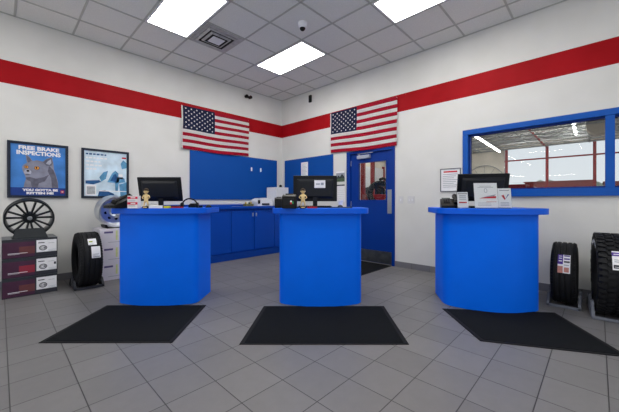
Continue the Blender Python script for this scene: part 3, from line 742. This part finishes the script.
monitor(2.025, 3.52, ROT-.19, math.radians(13), 'black computer monitor seen from behind on the right counter')

def keyboard(lat, dep, rz, label):
    t = thing('keyboard', label, 'keyboard', place(lat,dep), rz, 'keyboards on the counters')
    obj('case', MB().prism(rrect(.40,.13,.01), 0, .018), M_BLACK, t, bevel=.003)
    f = MB()
    for r_ in range(5):
        for q in range(15): f.box(-.188+.0252*q,-.188+.0252*q+.021,-.055+.022*r_,-.055+.022*r_+.018,.018,.024)
    obj('keys', f, M_DK, t, smooth=0)
keyboard(-1.70, 3.50, ROT, 'black keyboard on the left counter in front of the monitor')
keyboard(.06, 3.50, ROT, 'black keyboard on the middle counter in front of the stickered monitor')
keyboard(2.0, 3.345, ROT-.19, 'black keyboard on the right counter behind the sign holders')
def mouse(lat, dep, rz, label):
    t = thing('computer_mouse', label, 'mouse', place(lat,dep), rz, 'computer mice on the counters')
    obj('shell', MB().at(Matrix.Diagonal((1,1.7,.9,1))).lathe([(.032,0),(.033,.012),(.026,.026),(.012,.034),(.0005,.036)],20), M_BLACK, t)
    obj('wheel', MB().at(T(0,.03,.030) @ RY(PI/2)).cyl(.006,-.004,.004,10), M_DK, t)
mouse(.36, 3.50, ROT, 'black mouse on the middle counter right of the keyboard')
mouse(-1.22, 3.62, ROT, 'black mouse on the left counter beside the tape dispenser')

def phone(lat, dep, rz, label, s=1.0):
    t = thing('desk_phone', label, 'telephone', place(lat,dep), rz, 'black desk telephones')
    # side profile: low at the staff side (+y), raised towards the room
    prof = [(-.10,0),(.11,0),(.11,.03),(-.06,.105),(-.10,.10)]
    f = MB(); n = len(prof); W_ = .10*s
    f.add([(-W_,y,z) for y,z in prof]+[(W_,y,z) for y,z in prof],[tuple(range(n))[::-1],tuple(range(n,2*n))]+[(i,(i+1)%n,(i+1)%n+n,i+n) for i in range(n)])
    b_ = obj('body', f, M_BLACK, t, bevel=.005)
    hx = -.062*s
    obj('handset', MB().tube([(hx,.10,.055),(hx,.085,.075),(hx,.05,.092),(hx,-.03,.128),(hx,-.075,.138),(hx,-.095,.125)], [.024,.026,.017,.017,.026,.024], 10), M_BLACK, t)
    ang = math.atan2(-.075,.17)
    Mk = T(.03*s,.02,.072) @ RX(-.41)
    f = MB().at(Mk)
    for i in range(4):
        for j in range(3): f.box(-.03+.024*j,-.012+.024*j,-.055+.022*i,-.04+.022*i,-.004,.006)
    obj('keypad', f, M_DK, t, smooth=0)
    obj('display', MB().at(T(.035*s,-.075,.106) @ RX(-.3)).box(-.045,.045,-.02,.02,-.002,.006), mat('phone_lcd',(84,92,92),.2,var=.05), t, smooth=0)
    cp = [(hx,.11,.04)]
    for i in range(40):
        a = i*1.3; q = i/39; cp.append((hx-.03-.01*math.cos(a)+.05*q, .125+.02*q, .012+.01*math.sin(a)*.6+.008))
    obj('cord', MB().tube(cp, .003, 5), M_BLACK, t)
    return t
phone(-2.11, 3.31, ROT+2.7, 'black desk telephone at the left end of the left counter')
phone(1.62, 3.46, ROT+2.8, 'black desk telephone at the left end of the right counter', .95)
# handset resting beside
t = thing('headset', 'black headset lying on the left counter right of its monitor', 'headset', place(-1.35,3.37), ROT+.1)
f = MB(); f.tube([(.085*math.cos(PI*i/16),0,.02+.085*math.sin(PI*i/16)) for i in range(17)], .008, 8); obj('headband', f, M_BLACK, t)
for s in (-1,1): obj('ear_cup', MB().at(T(s*.082,0,.032) @ RY(PI/2)).cyl(.03,-.014,.014,18), M_BLACK, t, bevel=.005)
obj('microphone', MB().tube([(-.08,-.01,.03),(-.1,-.06,.03),(-.07,-.1,.02)], .004, 6), M_BLACK, t)
t = thing('tape_dispenser', 'black tape dispenser with a white roll on the left counter', 'tape dispenser', place(-1.36,3.56), ROT+.1)
f = MB().plate([(-.075,0),(.085,0),(.085,.03),(.05,.02),(.03,.05),(-.05,.05),(-.075,.03)], -.022,.022); obj('body', f, M_BLACK, t, bevel=.004)
obj('tape_roll', MB().at(T(-.012,0,.05) @ RX(PI/2)).lathe([(.016,-.012),(.034,-.012),(.034,.012),(.016,.012)],24,closed=True), M_WPLAS, t)
# red and white card pack
t = thing('card_box', 'red and white card box standing on the left counter beside the phone', 'box', place(-1.90,3.24), ROT)
f = MB(); f.box(-.055,.055,-.03,.03,0,.135); f.mi = 1
for z0,z1 in ((.10,.125),(.04,.066)): f.box(-.054,.054,-.0305,-.0300,z0,z1)
f.mi = 2
for z in (.085,.075,.03,.02): f.box(-.045,.03,-.0305,-.030,z,z+.004)
f.mi = 0
for z0 in (.108,.048): f.box(-.02,.03,-.0312,-.0305,z0,z0+.01)
obj('carton', f, [M_WHITE, mat('carton_red',(206,40,72),.5,var=.05), M_GINK], t, smooth=0)
ob = obj('business_card_stack', MB().box(-.065,.065,-.035,.035,0,.03), M_WHITE, bevel=.002, loc=place(-1.68,3.26)); ob.rotation_euler = (0,0,ROT); tag(ob, 'small white card stack on the left counter right of the figurine', 'cards')
ob = obj('sticky_note_pad', MB().box(-.028,.028,-.028,.028,0,.024), mat('note_yellow',(214,206,60),.6,var=.05), bevel=.001, loc=place(-1.555,3.27)); ob.rotation_euler = (0,0,ROT); tag(ob, 'yellow sticky note pad on the left counter', 'note pad')
ob = obj('marker_pen', MB().at(T(0,0,.008) @ RY(PI/2)).cyl(.007,-.06,.06,10), M_RED, loc=place(-1.46,3.30)); ob.rotation_euler = (0,0,ROT+.3); tag(ob, 'red marker pen lying on the left counter behind the note pad', 'pen')

# gold figurines: one continuous body grown from a skeleton
def figurine(lat, dep, rz, label):
    t = thing('figurine', label, 'figurine', place(lat,dep), rz, 'gold figurines on the counters')
    vs = [((0,0,.085),.017),((0,0,.115),.018),((0,0,.138),.020),((0,0,.152),.009),((0,0,.158),.010),
          ((.014,0,.075),.012),((.019,-.002,.052),.0085),((.021,.002,.030),.0065),((.024,-.012,.026),.006),
          ((-.014,0,.075),.012),((-.019,-.002,.052),.0085),((-.021,.002,.030),.0065),((-.024,-.012,.026),.006),
          ((.026,0,.138),.009),((.042,.002,.118),.0065),((.024,-.014,.102),.0055),
          ((-.026,0,.138),.009),((-.042,.002,.118),.0065),((-.024,-.014,.102),.0055)]
    es = [(0,1),(1,2),(2,3),(3,4),(0,5),(5,6),(6,7),(7,8),(0,9),(9,10),(10,11),(11,12),(2,13),(13,14),(14,15),(2,16),(16,17),(17,18)]
    me = D.meshes.new('body'); me.from_pydata([v[0] for v in vs], es, []); me.materials.append(M_GOLD)
    o = D.objects.new('body', me); C.objects.link(o); o.parent = t
    sk = o.modifiers.new('skin','SKIN'); sk.use_smooth_shade = True
    if not me.skin_vertices: me.attributes.new('sk','FLOAT','POINT')
    for i,v in enumerate(vs): me.skin_vertices[0].data[i].radius = (v[1],v[1]*.9)
    me.skin_vertices[0].data[0].use_root = True
    s = o.modifiers.new('sub','SUBSURF'); s.levels = 2; s.render_levels = 2
    hd = obj('head', MB().sphere(.024,(0,0,.182),18,1.15).sphere(.006,(0,-.024,.180),8).sphere(.006,(.024,0,.182),8).sphere(.006,(-.024,0,.182),8).box(-.012,.012,-.0235,-.021,.167,.170), M_GOLD, t)
    obj('eye', MB().sphere(.0035,(.009,-.0225,.188),8), M_INK, hd); obj('eye', MB().sphere(.0035,(-.009,-.0225,.188),8), M_INK, hd)
    obj('hair', MB().at(T(0,.003,.188)).lathe([(.0255,0),(.0255,.01),(.018,.024),(.0005,.030)],18), mat('figurine_hair',(60,48,36),.5,var=.2,scale=60), t)
    obj('pedestal', MB().box(-.030,.030,-.024,.024,0,.022), mat('pedestal_dark',(48,34,34),.35,var=.1), t, bevel=.003)
    obj('nameplate', MB().box(-.02,.02,-.0255,-.024,.006,.016), M_GOLD, t, smooth=0)
    return t
figurine(-1.765, 3.23, ROT, 'gold standing figurine on a dark base on the left counter')
figurine(-.07, 3.22, ROT, 'gold standing figurine on a dark base on the middle counter before its monitor')

# payment terminals on the middle counter
def terminal(lat, dep, rz, label, w, d, h, led):
    t = thing('card_terminal', label, 'card terminal', place(lat,dep), rz, 'black card terminals on the middle counter')
    prof = [(-d/2,0),(d/2,0),(d/2,h*.55),(-d*.1,h),(-d/2,h*.85)]
    n = len(prof); f = MB()
    f.add([(-w/2,y,z) for y,z in prof]+[(w/2,y,z) for y,z in prof],[tuple(range(n))[::-1],tuple(range(n,2*n))]+[(i,(i+1)%n,(i+1)%n+n,i+n) for i in range(n)])
    obj('body', f, M_BLACK, t, bevel=.006)
    obj('back_panel', MB().box(-w*.38,w*.38,-d/2-.004,-d/2,h*.2,h*.7), M_DK, t, bevel=.003)
    obj('paper_cover', MB().box(-w*.3,w*.3,-d*.12,d*.12,h*.86,h*1.06), M_DK, t, bevel=.006)
    f = MB(); 
    if led:
        f.box(w*.1,w*.22,-d/2-.007,-d/2-.003,h*.3,h*.44); f.mi = 1; f.box(w*.1,w*.22,-d/2-.007,-d/2-.003,h*.44,h*.56); f.mi = 2; f.box(w*.24,w*.33,-d/2-.007,-d/2-.003,h*.33,h*.5)
        obj('badge', f, [M_RED, M_WHITE, mat('badge_green',(40,160,90),.5,var=.05)], t, smooth=0)
    obj('cable', MB().tube([(w*.2,d/2,.02),(w*.25,d/2+.02,.008),(w*.4,d/2+.03,.006)], .0035, 6), M_BLACK, t)
terminal(-.35, 3.43, ROT+.1, 'smaller black card terminal at the left edge of the middle counter', .10, .15, .12, False)
terminal(-.215, 3.25, ROT-.05, 'larger black card terminal with a coloured badge left of the figurine', .15, .16, .15, True)
t = thing('coffee_cup', 'white paper cup behind the monitor at the right of the middle counter', 'cup', place(.385,3.72), 0)
obj('cup', MB().lathe([(.001,0),(.026,0),(.034,.085),(.032,.085),(.025,.003),(.001,.003)],24), M_WPLAS, t)
obj('rim', MB().at(T(0,0,.085)).lathe([(.032,-.002),(.036,-.002),(.036,.003),(.032,.003)],24,closed=True), M_WHITE, t)
ob = obj('marker_pen', MB().at(T(0,0,.008) @ RY(PI/2)).cyl(.008,-.055,.055,10), M_RED, loc=place(.03,3.27)); ob.rotation_euler = (0,0,ROT+.15); tag(ob, 'red marker pen lying on the middle counter right of the figurine', 'pen')
ob = obj('paper_pad', MB().box(-.12,.12,-.05,.05,0,.012), mat('pad_blue_grey',(70,84,110),.6,var=.05), loc=place(.36,3.36)); ob.rotation_euler = (0,0,ROT-.1); tag(ob, 'thin blue grey paper pad on the middle counter right of the keyboard', 'pad')

# sign holders on the right counter
def sign(lat, dep, rz, w, h, label, draw):
    t = thing('sign_holder', label, 'sign holder', place(lat,dep), rz, 'clear sign holders on the right counter')
    Mx = T(0,0,.004) @ RX(math.radians(-9))
    f = MB().at(Mx).box(-w/2,w/2,-.0035,-.0015,0,h); obj('front_sheet', f, M_CLEAR, t, smooth=0)
    f = MB().at(Mx).box(-w/2,w/2,.0025,.0045,0,h); f.M = Matrix.Identity(4); f.box(-w/2,w/2,.0,.05,0,.003); obj('holder', f, M_CLEAR, t, smooth=0)
    f = MB().at(Mx); f.box(-w/2+.003,w/2-.003,-.001,.001,.004,h-.003); mats = [M_WHITE, M_RED, M_GINK, M_INK, mat('mark_blue',(36,66,150),.5,var=.05)]
    draw(f, w, h); obj('card', f, mats, t, smooth=0)
def d_small(f, w, h):
    f.mi = 2; f.box(-w*.3,w*.3,-.0013,-.001,h*.72,h*.78); f.box(-w*.3,w*.3,-.0013,-.001,h*.62,h*.66); f.box(-w*.3,w*.3,-.0013,-.001,h*.52,h*.56); f.mi = 1; f.box(-w*.35,w*.35,-.0013,-.001,h*.3,h*.38)
    f.mi = 3; f.box(-w*.42,w*.42,-.0013,-.001,h*.86,h*.9)
def d_big(f, w, h):
    f.mi = 2; f.box(-w*.25,w*.25,-.0013,-.001,h*.86,h*.875); f.box(-w*.33,w*.33,-.0013,-.001,h*.81,h*.825)
    f.card(disc(0,h*.69,.016,.024)[::1],-.0013); f.mi = 0; f.card(disc(0,h*.69,.011,.019),-.0016); f.mi = 2
    f.card([(-w*.22,h*.40),(w*.28,h*.40),(w*.42,h*.54),(w*.05,h*.47)],-.0013)
    f.mi = 1; f.card([(-w*.32,h*.38),(w*.42,h*.385),(w*.42,h*.47),(w*.02,h*.435)],-.0016); f.box(w*.0,w*.42,-.0013,-.001,h*.24,h*.255)
    f.mi = 2
    for k in range(3): f.box(-w*.35,w*.2,-.0013,-.001,h*(.10+.05*k),h*(.112+.05*k))
def d_v(f, w, h):
    f.mi = 1; f.card([(-w*.22,h*.62),(-w*.05,h*.66),(w*.06,h*.46),(0,h*.40)],-.0013)
    f.mi = 4; f.card([(w*.0,h*.40),(w*.06,h*.46),(w*.24,h*.68),(w*.34,h*.68)],-.0014)
    f.mi = 2
    for k in range(3): f.box(-w*.3,w*.3,-.0013,-.001,h*(.12+.07*k),h*(.14+.07*k))
    f.box(-w*.35,w*.35,-.0013,-.001,h*.86,h*.9)
sign(1.645, 3.20, ROT-.1, .115, .175, 'small clear sign holder with a red bar beside the phone on the right counter', d_small)
sign(1.85, 3.12, ROT-.12, .235, .27, 'tall white sign in a clear holder on the right counter before its monitor', d_big)
sign(2.075, 3.17, ROT-.2, .135, .215, 'clear sign holder with a red and blue V mark on the right counter', d_v)
ob = obj('paper_stack', MB().box(-.12,.12,-.09,.09,0,.045), M_WHITE, bevel=.002, loc=place(1.80,3.68)); ob.rotation_euler = (0,0,ROT-.19); tag(ob, 'white paper stack behind the monitor on the right counter', 'paper')
t = thing('key_bunch', 'small bunch of keys at the right end of the right counter', 'keys', place(2.33,3.22), ROT)
obj('ring', MB().at(T(0,0,.004)).lathe([(.016,-.0015),(.019,-.0015),(.019,.0015),(.016,.0015)],20,closed=True), M_STEEL, t)
for a in (.2,.9,-.5):
    obj('key', MB().at(RZ(a)).box(.018,.075,-.004,.004,.001,.004).box(.018,.035,-.010,.010,.001,.005), M_STEEL, t)

# ------------------------------------------------------------------ tyres and wheels
def tyre(name, label, loc, R_, Wd, rz, sticker, kind='road', group=None, bead=.2):
    """axis along local x, tread faces local -y; loc is the contact point"""
    t = thing(name, label, 'tyre', loc, rz, group)
    A = T(0,0,R_) @ RY(PI/2)          # lathe z -> x
    hw = Wd/2; prof = []
    prof += [(bead,-hw*.72),(bead+.012,-hw*.86),(bead+(R_-bead)*.35,-hw*.99),(bead+(R_-bead)*.6,-hw),(R_-.035,-hw*.93),(R_-.012,-hw*.82)]
    if kind == 'road':
        e = hw*.78
        for g_ in (-.5,-.17,.17,.5):
            x = g_*2*e*.8
            prof += [(R_-.001,x-.008),(R_-.011,x-.006),(R_-.011,x+.006),(R_-.001,x+.008)]
    else: prof += [(R_-.014,-hw*.7),(R_-.014,hw*.7)]
    prof += [(R_-.012,hw*.82),(R_-.035,hw*.93),(bead+(R_-bead)*.6,hw),(bead+(R_-bead)*.35,hw*.99),(bead+.012,hw*.86),(bead,hw*.72)]
    prof += [(bead+.01,hw*.68),(R_-.04,hw*.8),(R_-.028,0),(R_-.04,-hw*.8),(bead+.01,-hw*.68)]
    obj('casing', MB().at(A).lathe(prof, 72, closed=True), M_RUBBER, t, smooth=45)
    f = MB()
    if kind == 'road':
        n = 60
        for s in (-1,1):
            f = MB()
            for i in range(n):
                a = 2*PI*(i+(.5 if s > 0 else 0))/n
                f.at(A @ RZ(a)); x0 = s*hw*.70; x1 = s*hw*.93
                lo, hi = min(x0,x1), max(x0,x1)
                f.hexa([(R_-.05,-.009,lo),(R_+(.001 if s>0 else -.012),-.009,lo),(R_+(.001 if s>0 else -.012),.009,lo),(R_-.05,.009,lo)],[(R_-.05,-.009,hi),(R_-(.012 if s>0 else -.001),-.009,hi),(R_-(.012 if s>0 else -.001),.009,hi),(R_-.05,.009,hi)])
            obj('shoulder_tread', f, M_RUBBER, t, smooth=0)
    else:
        n = 44
        for i in range(n):
            for q,(xc,wx,sk) in enumerate(((-.80,.17,.0),(-.42,.15,.35),(0,.15,-.4),(.42,.15,.35),(.80,.17,.0))):
                a = 2*PI*(i+(q%2)*.5+random.uniform(-.08,.08))/n; f.at(A @ RZ(a) @ T(R_-.006,0,xc*hw) @ RX(sk))
                hz = wx*hw; dy = 2*PI*R_/n*.36
                f.hexa([(-.012,-dy,-hz),(.008,-dy,-hz),(.008,dy*.6,-hz),(-.012,dy*.6,-hz)],[(-.012,-dy*.6,hz),(.008,-dy*.6,hz),(.008,dy,hz),(-.012,dy,hz)])
            for s in (-1,1):
                if i % 2: continue
                a = 2*PI*i/n; f.at(A @ RZ(a) @ T(R_-.04,0,s*hw*.95)); f.box(-.03,.03,-.018,.018,-.006,.006)
        obj('tread_block', f, M_RUBBER, t, smooth=0)
        f = MB()
        for i in range(9):
            f = MB(); a = .13*i+2.6; f.at(A @ RZ(a) @ T(bead+(R_-bead)*.5,0,-hw*1.0)); f.box(-.016,.016,-.009,.009,-.002,.001)
            obj('sidewall_letter', f, mat('raised_white_letters',(176,178,184),.6,var=.1), t, smooth=0)
    if sticker: sticker(t, R_, Wd)
    return t
def curved_label(t, R_, x0, x1, a0, a1, bands):
    """paper label wrapped on the tread; angle measured up from the room-facing point"""
    f = MB(); mats = []
    def P(x, a, o): return (x, -(R_+o)*math.cos(a), R_+(R_+o)*math.sin(a))
    for (u0,u1,v0,v1,m,k) in bands:
        if m not in mats: mats.append(m)
        f.mi = mats.index(m); n = 6
        for i in range(n):
            b0 = a0+(a1-a0)*(v0+(v1-v0)*i/n); b1 = a0+(a1-a0)*(v0+(v1-v0)*(i+1)/n); xa = x0+(x1-x0)*u0; xb = x0+(x1-x0)*u1; o = .003+.0008*k
            f.add([P(xa,b0,o),P(xb,b0,o),P(xb,b1,o),P(xa,b1,o)],[(0,1,2,3)])
    obj('label', f, mats, t, smooth=0)
M_PUR = mat('label_purple',(72,40,140),.4,var=.1); M_ORG = mat('label_orange',(190,130,120),.4,var=.15,scale=40)
def stL(t,R_,W):
    b_ = [(0,1,0,1,M_WHITE,0),(.1,.9,.05,.14,M_GINK,1),(.1,.7,.2,.24,M_GINK,1),(.1,.8,.3,.34,M_GINK,1)]
    curved_label(t,R_,-.005,.09,math.radians(8),math.radians(32),b_)
    curved_label(t,R_,-.03,.06,math.radians(36),math.radians(52),[(0,1,0,1,M_WHITE,0),(.1,.55,.4,.6,mat('label_green',(150,170,60),.5),1),(.1,.6,.1,.16,M_GINK,1)])
def stR(t,R_,W):
    b_ = [(0,1,0,1,M_WHITE,0),(0,.42,.45,1,M_PUR,1),(.5,.95,.72,.8,M_PUR,1),(.5,.95,.9,.98,M_PUR,1),(.5,.95,.55,.64,M_INK,1),(0,.42,0,.35,M_ORG,1),(.5,.9,.05,.3,M_ORG,1),(.08,.34,.6,.65,M_WHITE,2),(.08,.34,.75,.8,M_WHITE,2),(.08,.34,.88,.92,M_WHITE,2),(.5,.9,.4,.44,M_GINK,1)]
    curved_label(t,R_,-.04,.062,math.radians(8),math.radians(42),b_)
def stB(t,R_,W):
    b_ = [(0,1,0,1,M_WHITE,0),(0,.5,.72,.93,M_PUR,1),(.08,.4,.8,.84,M_WHITE,2),(.1,.9,.5,.54,M_GINK,1),(.1,.7,.4,.44,M_GINK,1),(.05,.95,.08,.26,M_INK,1),(.1,.9,.14,.16,M_WHITE,2)]
    curved_label(t,R_,-.062,.085,math.radians(14),math.radians(40),b_)
tyre('tyre', 'black road tyre with white paper labels standing by the left wall before white boxes', (.825,5.02,.012), .36, .255, 0, stL)
tyre('tyre', 'smaller black road tyre with purple and white label by the right wall', (4.44,.27,.015), .337, .215, -PI/2, stR)
tyre('tyre', 'large knobbly all terrain tyre at the right edge by the wall', (4.33,-.125,.015), .405, .315, -PI/2+math.radians(5), stB, 'at', bead=.23)
def tyre_stand(loc, rz, w, d, label, hh=.11, m=M_STAND):
    t = thing('tyre_stand', label, 'tyre stand', loc, rz, 'grey tyre stands')
    for s in (-1,1):
        x = s*(w/2+.018)
        f = MB(); prof = [(-d/2,0),(d/2,0),(d/2,.03),(d*.3,hh),(d*.16,hh),(.04,.03),(-.04,.03),(-d*.16,hh),(-d*.3,hh),(-d/2,.03)]; n = len(prof)
        f.add([(x-.012,y,z) for y,z in prof]+[(x+.012,y,z) for y,z in prof],[tuple(range(n))[::-1],tuple(range(n,2*n))]+[(i,(i+1)%n,(i+1)%n+n,i+n) for i in range(n)])
        obj('side_bracket', f, m, t, smooth=0)
    for y in (-d/2, d/2-.03): obj('cross_bar', MB().box(-w/2-.03,w/2+.03,y,y+.03,0,.028), m, t, bevel=.004)
tyre_stand((.825,5.02,.0), 0, .265, .40, 'dark grey stand under the tyre by the left wall', .11, mat('stand_dark_grey',(58,60,66),.5,var=.1))
tyre_stand((4.44,.27,.0), -PI/2, .225, .46, 'grey stand under the smaller tyre by the right wall', .13)
tyre_stand((4.33,-.125,.0), -PI/2+math.radians(5), .33, .56, 'grey stand under the large all terrain tyre', .15)

# boxes
M_BXK = mat('box_charcoal', (50,52,60), .45, var=.1, scale=8); M_BXP = mat('box_print_purple', (74,42,66), .45, var=.25, scale=5); M_BXR = mat('box_print_orange', (104,60,62), .45, var=.25, scale=6)
def wheel_box(z, label, red):
    t = thing('wheel_box', label, 'box', (.266,5.0,z), 0, 'charcoal wheel boxes in a stack'); w, d, h = .50,.50,.2305
    obj('carton', MB().box(-w/2,w/2,0,d,0,h), M_BXK, t, bevel=.004, smooth=0)
    f = MB(); f.box(-.245,.035,-.0012,-.0002,.012,h-.035); f.mi = 1; f.box(-.105,.035,-.0018,-.0012,.05,.14); f.mi = 2; f.box(-.2,-.03,-.0024,-.0018,.06,.066); f.box(-.2,-.1,-.0024,-.0018,.05,.053)
    obj('printed_panel', f, [M_BXP, mat('box_print_red',(142,46,64),.45,var=.15,scale=6) if red else M_BXR, M_WHITE], t, smooth=0)
    f = MB(); f.box(.05,.242,-.0014,-.0002,.055,.205); f.mi = 1
    f.box(.065,.125,-.002,-.0014,.165,.175); f.card(disc(.112,.105,.038,.032,24),-.002); f.mi = 0; f.card(disc(.112,.105,.030,.022,24),-.0024); f.mi = 1
    text_into(f,'CB',.036,.112,.093,-.0028,1.2,.001); f.mi = 2; f.box(.162,.235,-.002,-.0014,.062,.066); f.box(.162,.235,-.002,-.0014,.078,.081); f.box(.162,.22,-.002,-.0014,.16,.164)
    if red: f.mi = 1; f.box(.215,.235,-.002,-.0014,.12,.15)
    obj('label', f, [M_WHITE, M_INK, M_GINK], t, smooth=0)
    obj('seam_tape', MB().box(-w/2-.0006,w/2+.0006,-.001,d,h-.002,h+.0008), mat('box_tape',(70,78,84),.3,var=.05), t, smooth=0)
wheel_box(.0005, 'bottom charcoal and purple wheel box of the three under the black wheel', False)
wheel_box(.2325, 'middle charcoal and purple wheel box of the stack, with the reddest print', True)
wheel_box(.4645, 'top charcoal and purple wheel box, carrying the black wheel', False)
def white_box(z, label):
    t = thing('wheel_box', label, 'box', (1.245,5.12,z), 0, 'white wheel boxes in a stack'); w, d, h = .50,.49,.2485
    obj('carton', MB().box(-w/2,w/2,0,d,0,h), mat('white_carton',(214,210,220),.6,var=.04,scale=5), t, bevel=.003, smooth=0)
    f = MB(); f.box(-.2,-.09,-.001,-.0002,.185,.212); f.mi = 1; f.box(-.15,.05,-.001,-.0002,.05,.056); f.mi = 2; f.box(-.055,-.03,-.001,-.0002,.08,.22)
    obj('print', f, [mat('print_violet',(92,84,130),.5,var=.1), M_GINK, mat('print_lime',(206,214,150),.5,var=.1)], t, smooth=0)
white_box(.0005, 'bottom white wheel box of the stack between the tyre and left counter')
white_box(.25, 'middle white wheel box of the stack between the tyre and left counter')
white_box(.4995, 'top white wheel box, carrying the silver wheel')

# black multi-spoke wheel in its display cradle, standing on the boxes
BX = .4645+.2305+.0015
R_ = .236
t = thing('alloy_wheel', 'black multi spoke alloy wheel standing on the charcoal box stack under the cat poster', 'wheel', (.262,5.17,BX+R_+.015), 0)
A = RX(math.radians(8)) @ RX(PI/2)       # lathe axis z -> faces the room (-y)
f = MB().at(A).lathe([(R_,.085),(R_-.004,.098),(R_-.016,.096),(R_-.026,.07),(R_-.03,-.06),(R_-.012,-.09),(R_,-.09),(R_-.006,-.07),(R_-.02,-.03),(R_-.016,.05)], 64, closed=True)
obj('rim', f, M_ALBLK, t)
for i in range(7):
    for s in (-1,1):
        a = 2*PI*i/7+.22 + s*.19; f = MB().at(A)
        r0, r1 = .035, R_-.024; a0 = 2*PI*i/7+.22 + s*.16
        p = V((math.cos(a0),math.sin(a0),0)); q = V((math.cos(a),math.sin(a),0)); nrm = V((-q.y,q.x,0))
        P0 = p*r0; P1 = q*r1
        f.hexa([tuple(P0-nrm*.012+V((0,0,.02))),tuple(P1-nrm*.0135+V((0,0,.045))),tuple(P1+nrm*.0135+V((0,0,.045))),tuple(P0+nrm*.012+V((0,0,.02)))],
               [tuple(P0-nrm*.007+V((0,0,.052))),tuple(P1-nrm*.008+V((0,0,.08))),tuple(P1+nrm*.008+V((0,0,.08))),tuple(P0+nrm*.007+V((0,0,.052)))])
        obj('spoke', f, M_ALBLK, t, bevel=.002)
obj('hub', MB().at(A).cyl(.078,.0,.055,32,.062), M_ALBLK, t, bevel=.004)
obj('centre_cap', MB().at(A).cyl(.026,.055,.064,24,.022), M_STEEL, t, bevel=.002)
for i in range(5):
    a = 2*PI*i/5+.3; obj('lug_hole', MB().at(A @ T(.04*math.cos(a),.04*math.sin(a),.055)).cyl(.007,0,.002,10), M_BLACK, t, smooth=0)
t = thing('wheel_cradle', 'dark grey wedge display cradle in front of the black wheel', 'display stand', (.262,5.05,BX), 0)
obj('front_panel', MB().hexa([(-.165,-.035,0),(.165,-.035,0),(.165,-.015,0),(-.165,-.015,0)],[(-.125,.0,.12),(.125,.0,.12),(.125,.018,.12),(-.125,.018,.12)]), mat('cradle_plastic',(40,44,48),.5,var=.08,scale=8), t, bevel=.003)
obj('base_plate', MB().box(-.165,.165,-.035,.3,0,.006), M_DK, t, bevel=.002)

# silver deep-dish wheel on the white boxes
WX = .4995+.2485+.0015; R_ = .232
t = thing('alloy_wheel', 'polished silver deep dish wheel with round holes standing on the white boxes', 'wheel', (1.215,5.30,WX+R_+.02), math.radians(3))
A = RX(math.radians(6)) @ RX(PI/2)
f = MB().at(A).lathe([(R_,.10),(R_-.006,.112),(R_-.018,.108),(R_-.028,.08),(R_-.034,.03),(R_-.03,-.08),(R_-.012,-.11),(R_,-.11),(R_-.008,-.09),(R_-.024,-.04),(R_-.02,.06)], 56, closed=True)
obj('rim', f, M_CHROME, t)
f = MB().at(A)
n = 16; ra, rb = .07, R_-.034
f.lathe([(.001,.05),(.045,.05),(.062,.035),(.078,.012),(R_-.072,-.004),(R_-.05,.0),(rb,.03),(rb,.02),(R_-.05,-.01),(.06,.0),(.001,.03)],56)
obj('disc', f, M_CHROME, t)
obj('centre_cap', MB().at(A).cyl(.035,.05,.085,24,.03), M_CHROME, t, bevel=.004)
for i in range(8):
    a = 2*PI*i/8+.2; obj('vent_hole', MB().at(A @ T(.118*math.cos(a),.118*math.sin(a),.001)).cyl(.021,0,.005,18), M_BLACK, t, smooth=0)
for i in range(5):
    a = 2*PI*i/5; obj('lug_nut', MB().at(A @ T(.052*math.cos(a),.052*math.sin(a),.04)).cyl(.009,0,.02,6), M_BLACK, t, smooth=0)
t = thing('wheel_cradle', 'low dark cradle under the silver wheel on the white boxes', 'display stand', (1.215,5.30,WX), math.radians(3))
obj('base_plate', MB().box(-.12,.12,-.10,.15,0,.008), M_BLACK, t)
for s in (-1,1): obj('wedge', MB().hexa([(s*.12-.02,-.1,.008),(s*.12+.02,-.1,.008),(s*.12+.02,.1,.008),(s*.12-.02,.1,.008)],[(s*.14-.015,-.1,.055),(s*.14+.015,-.1,.055),(s*.14+.015,.1,.055),(s*.14-.015,.1,.055)]), M_BLACK, t)

# ------------------------------------------------------------------ daylight and exposure
w = D.worlds.new('daylight'); bpy.context.scene.world = w; w.use_nodes = True
nt = w.node_tree; bg = nt.nodes['Background']
tc = nt.nodes.new('ShaderNodeTexCoord'); sp = nt.nodes.new('ShaderNodeSeparateXYZ'); rp = nt.nodes.new('ShaderNodeValToRGB')
nt.links.new(tc.outputs['Generated'], sp.inputs[0]); nt.links.new(sp.outputs[2], rp.inputs[0])
rp.color_ramp.elements[0].position = 0; rp.color_ramp.elements[0].color = lin((246,246,246))
rp.color_ramp.elements[1].position = .6; rp.color_ramp.elements[1].color = lin((228,234,246))
nt.links.new(rp.outputs[0], bg.inputs[0]); bg.inputs[1].default_value = .84
sc = bpy.context.scene
sc.view_settings.view_transform = 'Standard'; sc.view_settings.look = 'None'; sc.view_settings.exposure = 0.17; sc.view_settings.gamma = 1; sc.view_settings.use_curve_mapping = False
